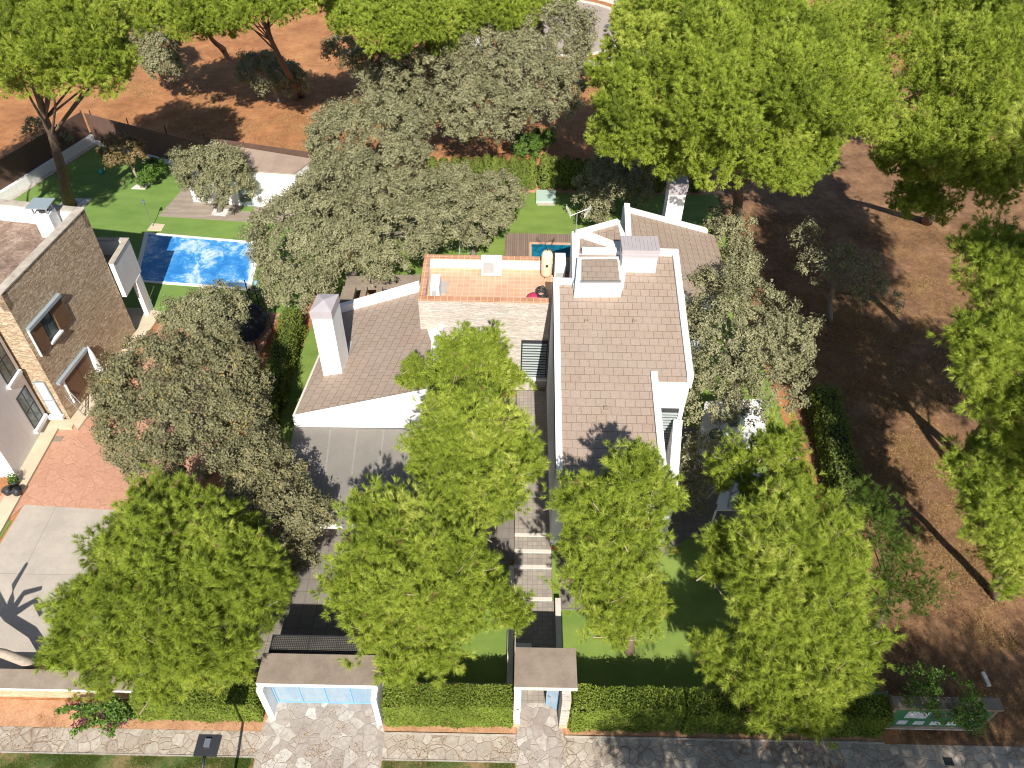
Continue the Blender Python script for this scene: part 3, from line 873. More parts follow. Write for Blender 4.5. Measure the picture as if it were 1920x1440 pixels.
def bar(a, b, wd, za, zb, ha, hb, name="parapet", mat=None):
    """parapet along a-b whose top runs from ha to hb"""
    a = np.array(a[:2], float); b = np.array(b[:2], float)
    d = (b - a) / np.linalg.norm(b - a); n = np.array([-d[1], d[0]]) * wd / 2
    return MB().prism([a - n, b - n, b + n, a + n], [za, zb, zb, za], [ha, hb, hb, ha]).build(name, mat or M_WHITE, house)

# --- main block
XL, XR, XM, YF, YM, YB = 2.2, 7.95, 6.3, 21.05, 25.85, 33.1
YN, XN = 31.30, 2.98
mainp = [(XL, YF), (XM, YF), (XM, YM), (XR, YM), (XR, YB), (XN, YB), (XN, YN), (XL, YN)]
roof("roof", mainp, PM)
wl = [(XL - .28, YF + .25), (XM + .2, YF + .25), (XM + .2, YM + .15), (XR + .2, YM + .15), (XR + .2, YB), (XN, YB), (XN, YN + .1), (XL - .28, YN + .1)]
walls(wl, [zpl(PM, p) - 0.13 for p in wl])
bar((XL - .14, YF + .1), (XL - .14, YN + .14), 0.28, zpl(PM, (0, YF)) - .6, zpl(PM, (0, YN)) - .6, zpl(PM, (0, YF)) + .18, zpl(PM, (0, YN)) + .20)
bar((XL, YN), (XN + .1, YN), 0.28, zpl(PM, (0, YN)) - .6, zpl(PM, (0, YN)) - .6, zpl(PM, (0, YN)) + .19, zpl(PM, (0, YN)) + .19)
bar((XM + .14, YF + .1), (XM + .14, YM + .35), 0.30, zpl(PM, (0, YF)) - .6, zpl(PM, (0, YM)) - .6, zpl(PM, (0, YF)) + .22, zpl(PM, (0, YM)) + .22)
bar((XR + .13, YM + .1), (XR + .13, YB), 0.30, zpl(PM, (0, YM)) - .6, zpl(PM, (0, YB)) - .6, zpl(PM, (0, YM)) + .16, zpl(PM, (0, YB)) + .2)
bar((XN + .4, YB + .15), (XR + .28, YB + .15), 0.3, 7.4, 7.4, zpl(PM, (0, YB)) + .25, zpl(PM, (0, YB)) + .25)
# eave gutter
MB().box(XL - .2, YF - .10, zpl(PM, (0, YF)) - .16, XM, YF - .002, zpl(PM, (0, YF)) - .03).build("gutter", M_DARK, house)
# roof vents
for px, py in ((1100, 603), (1190, 603), (1136, 766)):
    p = GP(px, py, PM)
    MB().box(p[0] - .1, p[1] - .1, p[2] - .02, p[0] + .1, p[1] + .1, p[2] + .09).build("roof_vent", M_TILE, house)
# front windows below the eave
for x in (3.0, 4.7):
    f = MB().box(x - .55, YF + .18, 0.3, x + .55, YF + .249, 2.5).build("window", M_DARK, house)
    MB().box(x - .48, YF + .165, 0.38, x + .48, YF + .178, 2.42).build("pane", M_GLASS, f)
# --- right facade: louvred window and the splayed white wall
f = MB().box(XM + .45, YM + .05, 1.5, XR - .05, YM + .148, 4.6).build("louvre_window", M_DARK, house)
lm = MB()
for k in range(16): lm.prism([(XM + .5, YM - .06), (XR - .1, YM - .06), (XR - .1, YM + .04), (XM + .5, YM + .04)], 1.6 + k * .185, 1.63 + k * .185)
lm.build("slats", M_SHUT, f)
bar((7.9, 25.7), (7.15, 21.6), 0.42, 0, 0, 4.15, 3.9, "splayed_wall")

# --- stone block with the roof terrace
ZT, ZFL = 6.4, 5.66
bx0, bx1, by0, by1 = -4.82, 1.90, 31.45, 35.35
MB().prism([(bx0, by0), (bx1, by0), (bx1, by0 + .3), (2.94, by0 + .3), (2.94, by1), (bx0, by1)], 0.0, ZFL - .022).build("stone_wall", M_LEDGE, house)
ring = MB()
for a in ((bx0, by0, bx1, by0 + .36), (bx0, by1 - .30, 2.94, by1), (bx0, by0 + .36, bx0 + .30, by1 - .30)):
    ring.box(a[0] + .005, a[1] + .005, ZFL - .02, a[2] - .005, a[3] - .005, ZT - .06)
ring.build("parapet", M_WHITE, house)
MB().box(bx0 - .001, by0 - .004, ZFL - .02, bx1, by0 + .004, ZT - .065).build("stone_wall", M_LEDGE, house)
cop = MB()
for a in ((bx0, by0, bx1, by0 + .38), (bx0, by1 - .32, 2.94, by1), (bx0, by0 + .38, bx0 + .32, by1 - .32)):
    cop.box(a[0] - .02, a[1] - .02, ZT - .06, a[2], a[3] + (.0), ZT)
cop.build("coping", M_TERRA_C, house)
MB().prism([(bx0 + .31, by0 + .37), (2.95, by0 + .37), (2.95, by1 - .31), (bx0 + .31, by1 - .31)], ZFL - .02, ZFL).build("terrace_floor", M_TERRA, house)
MB().box(bx0 + .31, by1 - .335, ZFL, bx1, by1 - .305, ZFL + .09).build("skirting", M_TERRA, house)
# big louvred window low in the stone front
p0, p1 = G(994, 640, 3.3), G(1031, 640, 3.3)
f = MB().box(.45, by0 - .06, 1.2, 1.85, by0 - .006, 3.85).build("louvre_window", M_DARK, house)
lm = MB()
for k in range(13): lm.box(.52, by0 - .12, 1.3 + k * .19, 1.80, by0 - .05, 1.36 + k * .19)
lm.build("slats", M_SHUT, f)
MB().box(.38, by0 - .22, 1.02, 1.9, by0 - .004, 1.16).build("sill", M_WHITE, house)

# --- left wing with the sloped roof
Lp = [GP(*q, PL) for q in ((551, 784), (808, 736), (808, 640), (784, 566), (786, 546), (634, 588))]
Lxy = [xy(p) for p in Lp]
roof("roof", Lxy, PL, 0.10)
ins = [(-10.35, Lxy[0][1] + .12), (Lxy[1][0] - .06, Lxy[1][1] + .12), (Lxy[1][0] - .06, by0 + .3), (bx0 + .1, by0 + .3), (bx0 + .1, Lxy[4][1] - .1), (Lxy[5][0] + .12, Lxy[5][1] - .1)]
walls(ins, [zpl(PL, p) - .12 for p in ins])
# front gable wall rising over the flat garage roof
bar((Lxy[0][0] - .02, Lxy[0][1]), (Lxy[1][0] + .12, Lxy[1][1]), 0.26, 0, 0, zpl(PL, Lp[0]) + .10, zpl(PL, Lp[1]) + .22, "gable_wall")
bar((Lxy[1][0] + .12, Lxy[1][1] + .14), (Lxy[1][0] + .12, by0 - .02), 0.24, 0, 0, zpl(PL, Lp[1]) + .2, zpl(PL, (Lxy[1][0], by0)) + .2, "parapet")
bar((Lxy[5][0] - .05, Lxy[5][1] + .1), (Lxy[4][0] + .02, Lxy[4][1] + .1), 0.30, 0, 0, zpl(PL, Lp[5]) + .45, zpl(PL, Lp[4]) + .55, "parapet")
# grey flashing along the verge
bar((Lxy[0][0] - .05, Lxy[0][1] + .1), (Lxy[5][0] - .05, Lxy[5][1]), 0.1, zpl(PL, Lp[0]) - .3, zpl(PL, Lp[5]) - .3, zpl(PL, Lp[0]) + .03, zpl(PL, Lp[5]) + .03, "verge_trim", M_KERB)
# chimney with metal hood on the left wing
c0 = GP(604, 686, PL); c1 = GP(640, 679, PL)
zc0 = 7.3
cA, cB, cD = G(584, 597, zc0), G(622.5, 597, zc0), G(636, 565, zc0)
cE = cA + (cD - cB)
cp = [xy(cA), xy(cB), xy(cD), xy(cE)]
MB().prism(cp, 0.5, zc0).build("chimney", M_WHITE, house)
ch = house.children[-1] if False else [o for o in COL.objects if o.name.startswith("chimney")][-1]
cen = np.mean(np.array(cp), 0)
big = [tuple(cen + (np.array(q) - cen) * 1.06) for q in cp]
hood = MB().prism(big, zc0 + .002, zc0 + .42)
apex = (cen[0], cen[1], zc0 + .62)
tb = [(q[0], q[1], zc0 + .423) for q in big]
for i in range(4): hood.face([tb[i], tb[(i + 1) % 4], apex])
hood.build("hood", M_METAL, ch)
q = G(640, 640, 3.6)
MB().obox((q[0] - .1, q[1] - .1), (q[0] + .75, q[1] - .05), .09, 3.35, 3.45).build("flue_pipe", M_STEEL, house)
p = GP(650, 660, PL)
MB().prism([xy(GP(*k, PL)) for k in ((643, 676), (652, 677), (661, 640), (655, 640))], [zpl(PL, GP(*k, PL)) + .004 for k in ((643, 676), (652, 677), (661, 640), (655, 640))], [zpl(PL, GP(*k, PL)) + .03 for k in ((643, 676), (652, 677), (661, 640), (655, 640))]).build("flashing", M_GREY, house)

# --- flat garage roof
gz = 3.0
gp = [xy(G(545, 838, gz)), xy(G(551, 801, gz)), xy(G(806, 806, gz)), xy(G(790, 984, gz)), xy(G(540, 979, gz))]
MB().prism(gp, gz - .06, gz).build("flat_roof", M_MEMBRANE, house)
gi = [(x * 0.999 + 0.01, y) for x, y in gp]
MB().prism(gp, gz - .42, gz - .062).build("fascia", M_WHITE, house)
cg = np.mean(np.array(gp), 0)
MB().prism([(gp[0][0] + .25, 22.4), (gp[1][0] + .25, gp[1][1] - .05), (gp[2][0] - .1, gp[2][1] - .05), (gp[3][0] - .1, 22.4)], 0, gz - .422).build("wall", M_WHITE, house)
seam = MB()
for px in (600, 650, 700, 745):
    a = G(px + 20, 806, gz); b = G(px, 970, gz)
    seam.obox(a, b, .09, gz, gz + .012)
seam.build("roof_seam", mat_plain("seam_membrane", (0.27, 0.245, 0.215), 0.85, 0.1, 1), house)

# --- back right wing
Rp = [GP(*q, PR) for q in ((1176, 398), (1325, 437), (1339, 441), (1359, 500), (1356, 519), (1300, 560))]
Rxy = [xy(p) for p in Rp] + [(8.1, 33.4), (5.85, 33.5)]
roof("roof", Rxy, PR)
ri = np.mean(np.array(Rxy), 0)
Rin = [tuple(ri + (np.array(k) - ri) * .94) for k in Rxy]
walls(Rin, [zpl(PR, p) - .14 for p in Rin])
bar((5.80, 33.4), (Rxy[0][0] - .05, Rxy[0][1] + .15), 0.30, 5, 5, 8.2, 8.35)
b0 = Rxy[0]; b1 = (Rxy[1][0], Rxy[1][1])
bar((b0[0] - .2, b0[1] + .12), (b1[0], b1[1] + .12), 0.26, 0, 0, zpl(PR, b0) + .28, zpl(PR, b1) + .22)
bk = G(1261, 411, 6.4)
cpt = [(bk[0] - .48, bk[1] - .1), (bk[0] + .48, bk[1] - .1), (bk[0] + .48, bk[1] + .75), (bk[0] - .48, bk[1] + .75)]
ch2 = MB().prism(cpt, 3.0, 8.05).build("chimney", M_WHITE, house)
cc = np.mean(np.array(cpt), 0)
hood = MB()
for k, (s, za, zb) in enumerate(((1.04, 8.052, 8.28), (1.10, 8.282, 8.36), (1.04, 8.362, 8.50), (1.10, 8.502, 8.78))):
    hood.prism([tuple(cc + (np.array(q) - cc) * s) for q in cpt], za, zb)
hood.build("hood", M_METAL, ch2)

# --- back left roofs between white parapets and the small tiled tower
zb = 8.15
tb_ = [xy(G(*q, zb)) for q in ((1075, 531), (1072, 434), (1159, 412), (1182, 458), (1170, 531))]
MB().prism(tb_, 0, zb).build("wall", M_WHITE, house)
def tiles_px(px, z, lift, dirn):
    pts = [xy(G(*q, z)) for q in px]
    z1 = z + lift
    u = unit(np.array([-dirn[1], dirn[0], 0.0])); g = unit(np.array([dirn[0], dirn[1], 0.0]))
    return MB().prism(pts, z + .002, z1, (u, g)).build("roof", M_TILE, house)
tiles_px(((1088, 443), (1160, 469), (1160, 476), (1086, 476)), zb, .03, (1, .25))
tiles_px(((1097, 431), (1158, 417), (1165, 452), (1150, 452)), zb, .03, (1, -.1))
def pbar(pa, pb, wd, z, h, name="parapet"):
    a, b = G(*pa, z + h), G(*pb, z + h)
    return MB().obox(a, b, wd, z - .4, z + h).build(name, M_WHITE, house)
pbar((1082, 437), (1168, 465), .26, zb, .16)
pbar((1080, 434), (1160, 412), .26, zb, .22)
pbar((1078, 437), (1080, 520), .34, zb, .12)
# small tiled tower roof
tw = [xy(G(*q, 8.6)) for q in ((1079, 527), (1083, 482), (1160, 481), (1168, 527))]
MB().prism(tw, 7.2, 8.6).build("wall", M_WHITE, house)
tp = [xy(G(*q, 8.6)) for q in ((1090, 527), (1091, 489), (1157, 488), (1162, 527))]
MB().prism(tp, 8.602, [8.64, 8.70, 8.70, 8.64], (np.array([1.0, 0, 0]), np.array([0, 1.0, 0]))).build("roof", M_TILE, house)
MB().obox(G(1088, 528.5, 8.62), G(1165, 528.5, 8.62), .07, 8.602, 8.68).build("gutter", M_STEEL, house)
# broad metal hood on its white base
h0, h1 = GP(1164, 510, PM), GP(1228, 509, PM)
ch3 = MB().box(h0[0], h0[1], 7.4, h1[0], h0[1] + 1.1, 8.85).build("chimney", M_WHITE, house)
hd = MB()
for s, za, zb2 in ((.03, 8.852, 9.0), (.07, 9.002, 9.07), (.03, 9.072, 9.18), (.07, 9.182, 9.32)):
    hd.box(h0[0] - s, h0[1] - s, za, h1[0] + s, h0[1] + 1.1 + s, zb2)
for k in range(9):
    x = h0[0] + (h1[0] - h0[0]) * (k + .5) / 9
    hd.box(x - .02, h0[1] - .05, 9.322, x + .02, h0[1] + 1.15, 9.345)
hd.build("hood", M_METAL, ch3)

# --- pergola of concrete beams behind the left wing (part of the house)
pz = 3.0
a0, a1 = G(648, 527, pz), G(788, 523, pz)
per = thing("pergola", "grey concrete pergola with cross beams behind the left roof", "pergola", (a0[0], a0[1], 0))
MB().obox(a0, (a1[0], a1[1]), .9, pz - .35, pz).build("main_beam", M_CONC_D, per)
for k in range(6):
    x = a0[0] + .3 + k * .88
    wd = .75 if k == 0 else .32
    yb = Lxy[5][1] + (Lxy[4][1] - Lxy[5][1]) * (x - Lxy[5][0]) / (Lxy[4][0] - Lxy[5][0]) + .45
    if yb > a0[1] - .8: continue
    MB().box(x - wd / 2, yb, pz - .33, x + wd / 2, a0[1] - .46, pz - .01).build("cross_beam", M_CONC_D, per)
for x in (a0[0] + .1, a1[0] - .2):
    MB().box(x - .12, a0[1] - .12, 0, x + .12, a0[1] + .12, pz - .352).build("post", M_CONC_D, per)

# ================================================================== things on the roofs
def ac_unit(label, x, y, z, wx, wy, h, fan):
    t = thing("air_conditioner", label, "air conditioner", (x, y, z))
    MB().box(x - wx / 2, y - wy / 2, z + .06, x + wx / 2, y + wy / 2, z + h).build("casing", M_PLASTIC, t, bevel=0.015)
    for s in (-1, 1):
        MB().box(x - wx / 2 + .05, y + s * wy * .35 - .03, z, x + wx / 2 - .05, y + s * wy * .35 + .03, z + .06).build("foot", M_DARK, t)
    if fan == 'y':
        g = MB().box(x - wx * .40, y - wy / 2 - .025, z + h * .22, x + wx * .12, y - wy / 2 - .002, z + h * .86).build("grille", M_GREY, t)
        MB().box(x - wx / 2 + .02, y - wy / 2 + .02, z + h, x + wx / 2 - .02, y + wy / 2 - .02, z + h + .012).build("lid", M_PLASTIC, t)
    else:
        MB().box(x - wx * .35, y - wy / 2 - .02, z + h * .2, x + wx * .2, y - wy / 2 - .002, z + h * .75).build("grille", M_GREY, t)
    return t
p = G(921, 505, ZFL + .8)
ac_unit("larger white air conditioner against the back parapet of the orange terrace", p[0], by1 - .62, ZFL, 1.1, .5, 1.05, 'y')
p = G(816, 532, ZFL + .5)
ac_unit("smaller white air conditioner by the left parapet of the orange terrace", p[0] + .05, 32.85, ZFL, .46, 1.1, .9, 'x')
p = G(1025, 507, ZFL + .6)
t = thing("water_tank", "tall cream water cylinder with dark fittings on the orange terrace", "water tank", (p[0], by1 - .75, ZFL))
tx, ty = p[0], by1 - .75
MB().tube([(tx, ty, ZFL + .12), (tx, ty, ZFL + .25), (tx, ty, ZFL + 1.45), (tx, ty, ZFL + 1.6), (tx, ty, ZFL + 1.66)], [.26, .30, .30, .22, .06], 20).build("body", M_CREAM, t, True)
for k in range(3):
    a = k * 2.1
    MB().tube([(tx + .2 * math.cos(a), ty + .2 * math.sin(a), ZFL), (tx + .2 * math.cos(a), ty + .2 * math.sin(a), ZFL + .14)], .03, 8).build("leg", M_DARK, t)
MB().tube([(tx, ty, ZFL + 1.6), (tx, ty, ZFL + 1.78), (tx + .2, ty, ZFL + 1.78), (tx + .34, ty, ZFL + 1.5), (tx + .34, ty, ZFL + .1)], .025, 8).build("pipe", M_DARK, t, True)
MB().box(tx - .06, ty - .36, ZFL + .85, tx + .06, ty - .28, ZFL + .97).build("valve", M_DARK, t)
q = G(1048, 507, ZFL + .7)
t = thing("equipment_cabinet", "narrow white cabinet between the cream cylinder and the main roof", "cabinet", (q[0], by1 - .9, ZFL))
MB().box(tx + .42, by1 - 1.2, ZFL, tx + .98, by1 - .34, ZFL + 1.25).build("casing", M_PLASTIC, t, bevel=.015)
MB().box(tx + .5, by1 - 1.23, ZFL + .25, tx + .9, by1 - 1.202, ZFL + .6).build("vent", M_GREY, t)
q = G(1003, 552, ZFL + .3)
tag(MB().ball((q[0] - .05, by0 + 1.15, ZFL), .42, 14, .85, 0.0).build("float_bag", M_RED, None, True), "magenta rounded bag beside the front parapet of the orange terrace", "bag")
hz = MB()
for k in range(5):
    pts = [(1.45 + .26 * math.cos(a) + R_.uniform(-.03, .03), 32.75 + .4 * math.sin(a), ZFL + .05 + .10 * k + R_.uniform(-.02, .06)) for a in np.linspace(0, 6.28, 16)]
    hz.tube(pts, .035, 6, False)
tag(hz.build("hose_coil", M_DARK, None, True), "black coiled hose in the right corner of the orange terrace", "hose")
mt_ = MB().box(-4.0, 32.9, ZFL + .002, -3.55, 34.0, ZFL + .02)
tag(mt_.build("rubber_mat", M_GREY), "grey mat on the orange terrace beside the smaller air conditioner", "mat")
# aerial
ab = G(1079, 437, zb + .1)
t = thing("tv_aerial", "white television aerial on the corner of the back roof", "aerial", tuple(ab))
top = ab + np.array([0, 0, 1.2])
MB().tube([ab + np.array([0, 0, -.3]), top], .03, 8).build("mast", M_STEEL, t)
bo = MB().tube([top + np.array([-.35, -.1, -.1]), top + np.array([.6, .3, .1])], .02, 6)
for s, x0 in ((-1, -.3), (1, .4)):
    for k in range(6):
        c = top + np.array([x0 + .05 * k * s, .1, .1 * (k - 2.5) + .05])
        bo.tube([c + np.array([-.02, -.22, 0]), c + np.array([.02, .22, 0])], .014, 5)
bo.build("elements", M_PLASTIC, t)

# ================================================================== STREET FRONT
# pedestrian portal
por = thing("entrance_portal", "street entrance with flat stained concrete canopy over the garden walk", "gateway", (1.5, 14, 0))
MB().box(.31, 13.2, 2.52, 2.69, 14.78, 2.74).build("canopy", M_CONC_D, por)
MB().box(.30, 13.185, 2.50, 2.70, 13.198, 2.73).build("fascia", M_KERB, por)
lw = MB().box(.31, 12.80, 0, .56, 13.95, 2.5).build("wall", M_WHITE, por)
rw = MB().box(2.12, 12.80, 0, 2.46, 13.95, 2.5).build("wall", M_LEDGE, por)
MB().box(.31, 12.78, 0, .56, 12.798, .32).build("stone_base", M_BEIGE_STONE, por)
MB().box(2.12, 12.78, 0, 2.46, 12.798, .32).build("stone_base", M_BEIGE_STONE, por)
MB().box(.565, 13.55, .05, .62, 13.95, 2.4).build("gate_jamb", M_BLUE, por)
def text(body, size, loc, parent, name="lettering"):
    cu = bpy.data.curves.new(name, 'FONT'); cu.body = body; cu.size = size; cu.extrude = .004
    cu.align_x = 'CENTER'
    cu.materials.append(M_DARK)
    tmp = bpy.data.objects.new('tmp', cu); COL.objects.link(tmp)
    bpy.context.view_layer.update()
    me = bpy.data.meshes.new_from_object(tmp.evaluated_get(bpy.context.evaluated_depsgraph_get()))
    bpy.data.objects.remove(tmp)
    o = bpy.data.objects.new(name, me); COL.objects.link(o)
    o.rotation_euler = (math.pi / 2, 0, 0)
    o.location = tuple(np.array(loc) - ORG[parent]); o.parent = parent
    return o
text("18", .15, (.435, 12.795, 1.62), por)
dm = MB()
for k, (w_, h_) in enumerate(((.03, .05), (.015, .06), (.03, .04), (.02, .06), (.025, .05))):
    x = 2.17 + k * .055
    dm.box(x, 12.79, 1.62, x + w_, 12.799, 1.62 + h_)
dm.box(2.17, 12.792, 1.612, 2.42, 12.799, 1.6199)
dm.build("lettering", M_DARK, por)
gl_ = thing("garden_gate", "light blue slatted gate leaf standing open under the concrete canopy", "gate", (2.0, 13.9, 0))
g0, g1 = (1.62, 13.72), (2.06, 13.50)
MB().obox(g0, g1, .05, .08, 2.25).build("leaf", M_GATE, gl_)
fr = MB().obox(g0, (g0[0] + .02, g0[1] - .01), .08, .05, 2.3)
fr.obox((g1[0] - .02, g1[1] + .01), g1, .08, .05, 2.3)
fr.build("frame", M_BLUE, gl_)
MB().tube([(1.68, 13.62, 1.05), (1.68, 13.55, 1.05), (1.78, 13.52, 1.05)], .018, 6).build("handle", M_STEEL, gl_)
# path side walls
tag(MB().box(.03, 13.95, 0, .265, 19.9, .42).build("path_wall", M_KERB), "low pale wall along the left edge of the garden walk", "low wall")
tag(MB().box(2.09, 13.95, 0, 2.33, 18.3, .42).build("path_wall", M_KERB), "low pale wall along the right edge of the garden walk", "low wall")
q = thing("meter_cabinet", "concrete box with mesh front on the walk behind the canopy", "cabinet", (1.0, 15, 0))
MB().box(.34, 14.4, 0, 1.02, 15.75, 1.2).build("body", M_KERB, q)
MB().box(1.03, 14.45, .9, 1.35, 15.7, 1.02).build("mesh_panel", M_MESH, q)
# car gate
cg_ = thing("car_gate", "wide light blue sliding car gate under the brown concrete canopy", "gate", (-7.1, 13.6, 0))
MB().box(-9.15, 13.60, .05, -5.08, 13.66, 2.3).build("bars", M_GATE, cg_)
fr = MB()
for x in (-9.15, -8.15, -7.15, -6.15, -5.16): fr.box(x, 13.56, .04, x + .06, 13.599, 2.32)
fr.box(-9.15, 13.575, 2.24, -5.08, 13.598, 2.31); fr.box(-9.15, 13.575, .04, -5.08, 13.598, .14)
fr.build("frame", M_BLUE, cg_)
can = thing("gate_canopy", "brown stained concrete canopy over the blue car gate", "canopy", (-7, 14, 0))
MB().box(-9.42, 13.2, 2.38, -4.85, 14.4, 2.6).build("slab", M_CONC_D, can)
MB().box(-9.42, 13.185, 2.37, -4.85, 13.198, 2.59).build("fascia", M_WHITE, can)
MB().box(-9.42, 13.0, 0, -9.17, 13.95, 2.375).build("pier", M_WHITE, can)
MB().box(-5.06, 12.75, 0, -4.85, 13.95, 2.375).build("pier", M_WHITE, can)
ms = thing("mesh_screen", "black wire mesh panels behind the canopy of the car gate", "screen", (-7, 14.6, 0))
MB().box(-9.3, 14.42, 2.30, -4.9, 15.25, 2.34).build("mesh", M_MESH, ms)
fr = MB()
for x in (-9.3, -7.84, -6.72, -5.6): fr.box(x, 14.42, 2.341, x + .04, 15.25, 2.37)
fr.box(-9.3, 15.25, 2.2, -4.9, 15.30, 2.37)
fr.build("frame", M_DARK, ms)
for k in range(2):
    MB().box(-9.25 + k * 4.3, 15.2, 0, -9.17 + k * 4.3, 15.26, 2.19).build("post", M_DARK, ms)
# garden walls behind the hedges
tag(MB().box(-4.85, 13.75, 0, .30, 13.97, 1.3).build("garden_wall", M_COPING), "grey garden wall behind the clipped hedge between the two gates", "wall")
gw = thing("street_fence", "pale blue rail fence behind the long right hedge", "fence", (8, 13.8, 0))
MB().box(2.5, 13.72, 1.54, 14.9, 13.76, 1.60).build("rail", M_BLUE, gw)
MB().box(2.5, 13.66, 0, 14.9, 13.82, .5).build("wall", M_COPING, gw)
for k in range(7): MB().box(2.5 + k * 2.05, 13.71, .5, 2.56 + k * 2.05, 13.77, 1.76).build("post", M_BLUE, gw)
lw_ = thing("boundary_wall", "low wall with grey sloping top and beige stone face beside the left pine", "wall", (-16, 13.6, 0))
MB().prism([(-40, 13.6), (-11.2, 13.6), (-11.2, 13.85), (-40, 13.85)], 0, 1.0).build("stone_face", M_BEIGE_STONE, lw_)
MB().prism([(-40, 13.5), (-11.2, 13.5), (-11.2, 14.25), (-40, 14.25)], .95, [1.02, 1.02, 1.12, 1.12]).build("coping", M_CONC_D, lw_)
MB().box(-40, 13.47, .92, -11.2, 13.498, 1.02).build("white_edge", M_WHITE, lw_)
# hedges
leafy_box("hedge", "clipped green hedge with brown patches between the two gates", "hedge", (-4.70, 13.2), (.26, 13.2), .92, .04, 1.85, M_HEDGE, .045, 1300, .05)
leafy_box("hedge", "trimmed bright green hedge just right of the entrance portal", "hedge", (2.56, 13.2), (6.85, 13.2), .95, .04, 1.85, M_HEDGE, .045, 1300, .08)
leafy_box("hedge", "long shaded hedge running up to the notice board", "hedge", (6.95, 13.2), (14.75, 13.15), .98, .04, 1.75, M_HEDGE, .05, 800, .07)
leafy_box("hedge", "low hedge under the big left pine beside the car gate", "hedge", (-14.4, 13.25), (-9.6, 13.2), .9, .04, 1.55, M_HEDGE, .045, 1200, .07)
# street lamp: its post stands just below the picture
lx, ly = -10.05, 9.55
lamp = thing("street_lamp", "dark square headed street lamp over the stone pavement", "street lamp", (lx, ly, 0))
MB().tube([(lx, ly, 0), (lx, ly, .5), (lx, ly, 3.9)], [.085, .06, .05], 10).build("post", M_DARK, lamp, True)
hb = MB()
hs = .38
hb.prism([(lx - hs, ly + .45), (lx + hs, ly + .45), (lx + hs, ly + 1.15), (lx - hs, ly + 1.15)], 4.0, [4.12, 4.12, 4.12, 4.12])
hd_ = hb.build("lamp_head", M_DARK, lamp)
MB().box(lx - .30, ly + .52, 3.94, lx + .30, ly + 1.08, 3.998).build("diffuser", M_GLASS, hd_)
MB().tube([(lx, ly, 3.85), (lx, ly + .2, 4.03), (lx, ly + .46, 4.06)], .05, 8).build("arm", M_DARK, lamp, True)
MB().box(lx - .10, ly + .72, 4.122, lx + .10, ly + .98, 4.2).build("lamp_cap", M_STEEL, lamp)
# notice board
nb = thing("notice_board", "concrete framed green notice board with white sheets", "notice board", (16.8, 13, 0))
fr = MB().box(14.75, 12.95, .25, 18.75, 13.55, .45)
fr.box(14.75, 12.95, 1.95, 18.9, 13.42, 2.12); fr.box(18.6, 12.95, .452, 18.75, 13.55, 1.948); fr.box(14.75, 12.95, .452, 14.9, 13.55, 1.948)
fr.build("frame", M_CONC_D, nb)
MB().box(14.9, 12.975, .452, 18.6, 13.3, 1.948).build("panel", M_BOARD, nb)
for (x, z, w_, h_, mm) in ((15.4, 1.2, .85, .6, M_PAPER), (16.4, 1.25, .9, .45, M_PAPERD), (15.3, .6, .38, .35, M_PAPER), (15.95, .6, .4, .32, M_PAPER), (16.6, .6, .45, .36, M_PAPER), (17.25, .6, .42, .32, M_PAPER), (17.75, 1.1, .5, .5, M_KERB)):
    MB().box(x, 12.962, z, x + w_, 12.973, z + h_).build("sheet", mm, nb)
MB().box(14.75, 12.93, .2, 18.75, 13.6, .249).build("base", M_KERB, nb)
MB().box(14.9, 13.3, 0, 18.6, 13.5, .199).build("plinth", M_CONC_D, nb)
tag(MB().obox(G(1840, 1262), G(1853, 1288), .16, 0.0, .14).build("stone_stub", M_KERB), "thin pale stone marker lying on the shaded soil at right", "stone")
tag(MB().box(17.0, 11.65, 0.023, 17.35, 11.95, .032).build("drain_cover", M_DARK), "small dark drain cover in the pavement before the notice board", "drain")

# ================================================================== RIGHT GARDEN
an = thing("garden_annex", "low white annex roof with glass strips beside the pines", "annex", (11, 24, 0))
az = 2.4
ap = [xy(G(*q, az)) for q in ((1312, 826), (1322, 752), (1428, 748), (1440, 826))]
MB().prism(ap, az - .25, az).build("roof", M_WHITE, an)
ca = np.mean(np.array(ap), 0)
MB().prism([tuple(ca + (np.array(q) - ca) * .94) for q in ap], 0, az - .252).build("wall", M_WHITE, an)
MB().prism([xy(G(*q, az)) for q in ((1336, 806), (1346, 768), (1360, 768), (1354, 806))], az + .002, az + .06).build("skylight", M_PAPER, an)
MB().prism([xy(G(*q, az)) for q in ((1366, 800), (1372, 768), (1396, 768), (1396, 800))], az + .002, az + .06).build("skylight", M_GLASS, an)
q = G(1343, 816, az)
tag(MB().ball((q[0], q[1], az), .38, 14, .8, 0).build("dome_cover", M_GREENP, None, True), "dark green rounded cover on the white annex roof", "cover")
cn = thing("garden_canopy", "white slatted garden canopy half hidden by the right pine", "canopy", (12, 20, 0))
kz = 2.3
kp = [xy(G(*q, kz)) for q in ((1342, 958), (1362, 890), (1462, 888), (1450, 958))]
MB().prism(kp, kz, kz + .08).build("cloth", M_TARP, cn)
sb = MB()
for q0, q1 in (((1404, 905), (1396, 955)), ((1446, 905), (1436, 955)), ((1374, 905), (1364, 955))):
    sb.obox(G(*q0, kz), G(*q1, kz), .10, kz + .082, kz + .13)
sb.build("slats", M_COPING, cn)
for k in kp: MB().tube([(k[0] * .99 + .1, k[1], 0), (k[0] * .99 + .1, k[1], kz - .002)], .05, 8).build("post", M_WHITE, cn)
tw_ = sheet("terrace", gl((1250, 962), (1345, 962), (1338, 922), (1250, 922)), .05, M_PAVE)
leafy_box('hedge', 'tall dark hedge between the trampoline and the left lawn', 'hedge', xy(G(556, 625)), xy(G(506, 800)), 1.0, 0, 1.7, M_CYP, .06, 420, .15)
